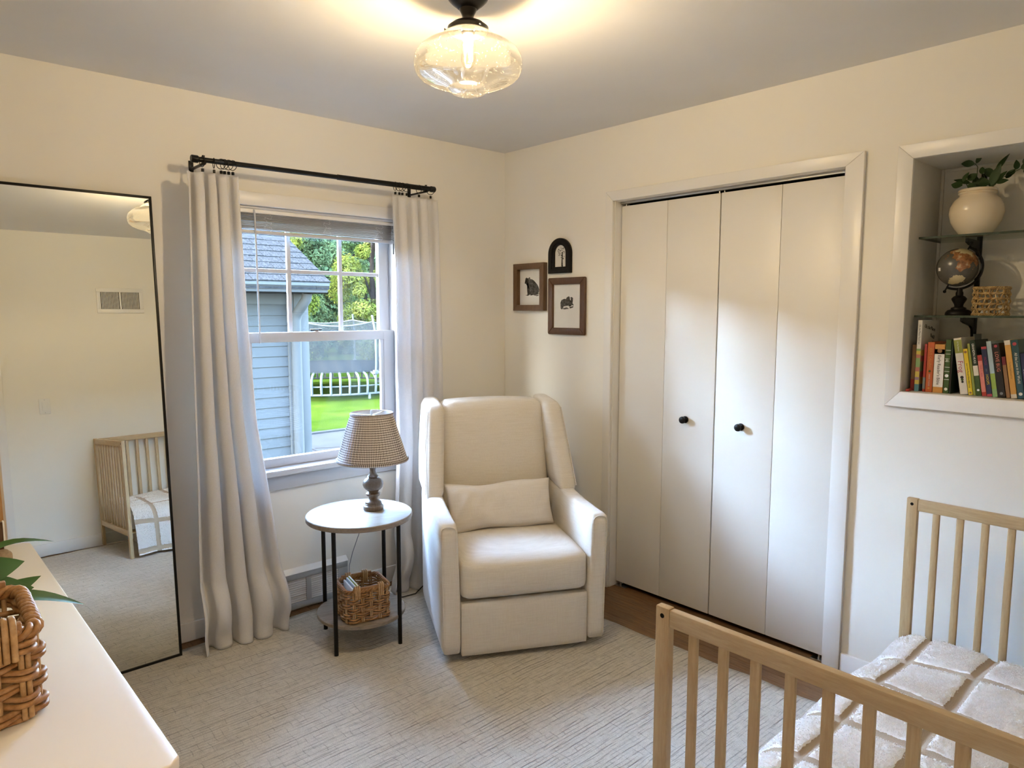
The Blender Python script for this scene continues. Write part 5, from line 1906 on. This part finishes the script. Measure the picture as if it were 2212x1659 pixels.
MB().lathe([(0, .67), (TR - .2, .67), (TR - .2, .69), (0, .69)], 64, cap=False).build('jump_mat', 'tramp_mat', tp_)
NR = TR - .12
def net(u, v):
    a = 2 * PI * u
    sag = .10 * abs(math.sin(a * 4)) * math.sin(PI * v) + .015 * math.sin(a * 37 + v * 9)
    return ((NR - sag) * math.cos(a), (NR - sag) * math.sin(a), .66 + 1.25 * v - .10 * abs(math.sin(a * 4)) * v)
MB().grid(net, 240, 20).build('safety_net', 'net_mesh', tp_, smooth=180)
MB().tube([(NR * math.cos(2 * PI * i / 160), NR * math.sin(2 * PI * i / 160), 1.91 - .10 * abs(math.sin(2 * PI * i / 160 * 4))) for i in range(160)], .022, 6, closed=True).build('net_edge', 'tramp_white', tp_)
for k in range(8):
    a = 2 * PI * k / 8
    ca, sa = math.cos(a), math.sin(a)
    MB().tube([((TR) * ca, TR * sa, .20), ((TR + .06) * ca, (TR + .06) * sa, .9), ((TR + .05) * ca, (TR + .05) * sa, 1.6), ((NR + .02) * ca, (NR + .02) * sa, 2.08)], .026, 8).build('net_pole', 'tramp_white' if k != 5 else 'tramp_orange', tp_)
    o = box('pole_clamp', -.06, .06, -.05, .05, -.05, .05, 'tramp_white', tp_, bevel=.01)
    o.location = ((TR + .02) * ca, (TR + .02) * sa, .66)
    o.rotation_euler = (0, 0, a)

# trees and shrubs beyond the lawn
def tree(label, x_, y_, h, rad, mat, seed, n, size, low=.5, nm='tree'):
    rr = random.Random(seed)
    t_ = thing(nm, label, 'tree', (x_, y_, GZ))
    MB().tube([(0, 0, 0), (.05, .03, h * .25), (-.04, .05, h * .5), (0, 0, h * .85)], [.16, .13, .09, .03], 10).build('trunk', 'bark', t_)
    blobs = []
    for k in range(64):
        a = rr.uniform(0, 2 * PI)
        zz = rr.uniform(low, h)
        f_ = (zz - low) / (h - low)
        prof = math.sin(PI * min(1, .18 + .80 * f_)) ** .6
        q = rad * prof * rr.uniform(.45, .95)
        blobs.append((Vector((q * math.cos(a), q * math.sin(a), zz)), rr.uniform(.22, .50) * rad * .62))
        if k % 7 == 0:
            MB().tube([(0, 0, max(.4, zz * .65)), tuple(blobs[-1][0] * .6 + Vector((0, 0, zz * .36))), tuple(blobs[-1][0])], [.05, .03, .012], 6).build('branch', 'bark', t_)
    m = MB()
    for k in range(n):
        c, r_ = rr.choice(blobs)
        d = Vector((rr.gauss(0, 1), rr.gauss(0, 1), rr.gauss(0, 1))).normalized()
        p = c + d * r_ * rr.uniform(.45, 1.15)
        nn = (d + Vector((rr.gauss(0, .5), rr.gauss(0, .5), rr.gauss(.5, .5)))).normalized()
        t1 = nn.orthogonal().normalized()
        a = rr.uniform(0, 2 * PI)
        t1 = t1 * math.cos(a) + nn.cross(t1) * math.sin(a)
        t2 = nn.cross(t1)
        s_ = size * rr.uniform(.6, 1.3)
        b = len(m.v)
        m.v += [tuple(p - t1 * s_), tuple(p + t2 * s_ * .42 + nn * .12 * s_), tuple(p + t1 * s_), tuple(p - t2 * s_ * .42 + nn * .12 * s_)]
        m.f.append((b, b + 1, b + 2, b + 3))
    o = m.build('foliage', mat, t_, smooth=0)
    o['kind'] = 'stuff'
    return t_
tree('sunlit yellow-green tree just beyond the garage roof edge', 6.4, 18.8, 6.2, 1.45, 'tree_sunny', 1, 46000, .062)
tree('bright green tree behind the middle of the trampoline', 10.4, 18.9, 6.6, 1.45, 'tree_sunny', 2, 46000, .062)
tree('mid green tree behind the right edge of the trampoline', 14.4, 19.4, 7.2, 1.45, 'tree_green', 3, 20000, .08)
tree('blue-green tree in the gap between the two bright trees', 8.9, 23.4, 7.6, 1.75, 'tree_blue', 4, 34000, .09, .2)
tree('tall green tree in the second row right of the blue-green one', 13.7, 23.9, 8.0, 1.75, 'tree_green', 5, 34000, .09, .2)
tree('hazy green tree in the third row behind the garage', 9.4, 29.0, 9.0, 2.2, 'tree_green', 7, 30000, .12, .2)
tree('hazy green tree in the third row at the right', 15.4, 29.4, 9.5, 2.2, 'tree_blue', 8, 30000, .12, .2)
hg = thing('hedge', 'long hazy hedge of trees closing the far end of the lawn', 'hedge', (16, 37, GZ))
rh = random.Random(77)
m = MB()
for k in range(26000):
    p = Vector((rh.uniform(-14, 14), rh.uniform(-1.5, 1.5), 9.5 * rh.random() ** .9))
    nn = Vector((rh.gauss(0, .6), -1, rh.gauss(.5, .6))).normalized()
    t1 = nn.orthogonal().normalized()
    t2 = nn.cross(t1)
    s_ = rh.uniform(.18, .36)
    b = len(m.v)
    m.v += [tuple(p - t1 * s_), tuple(p + t2 * s_ * .6), tuple(p + t1 * s_), tuple(p - t2 * s_ * .6)]
    m.f.append((b, b + 1, b + 2, b + 3))
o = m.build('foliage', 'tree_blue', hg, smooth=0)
o['kind'] = 'stuff'
for k in range(6):
    xx = -12 + k * 4.8
    MB().tube([(xx, 0, 0), (xx + .1, .05, 2.5), (xx, 0, 6)], [.16, .12, .05], 8).build('trunk', 'bark', hg)
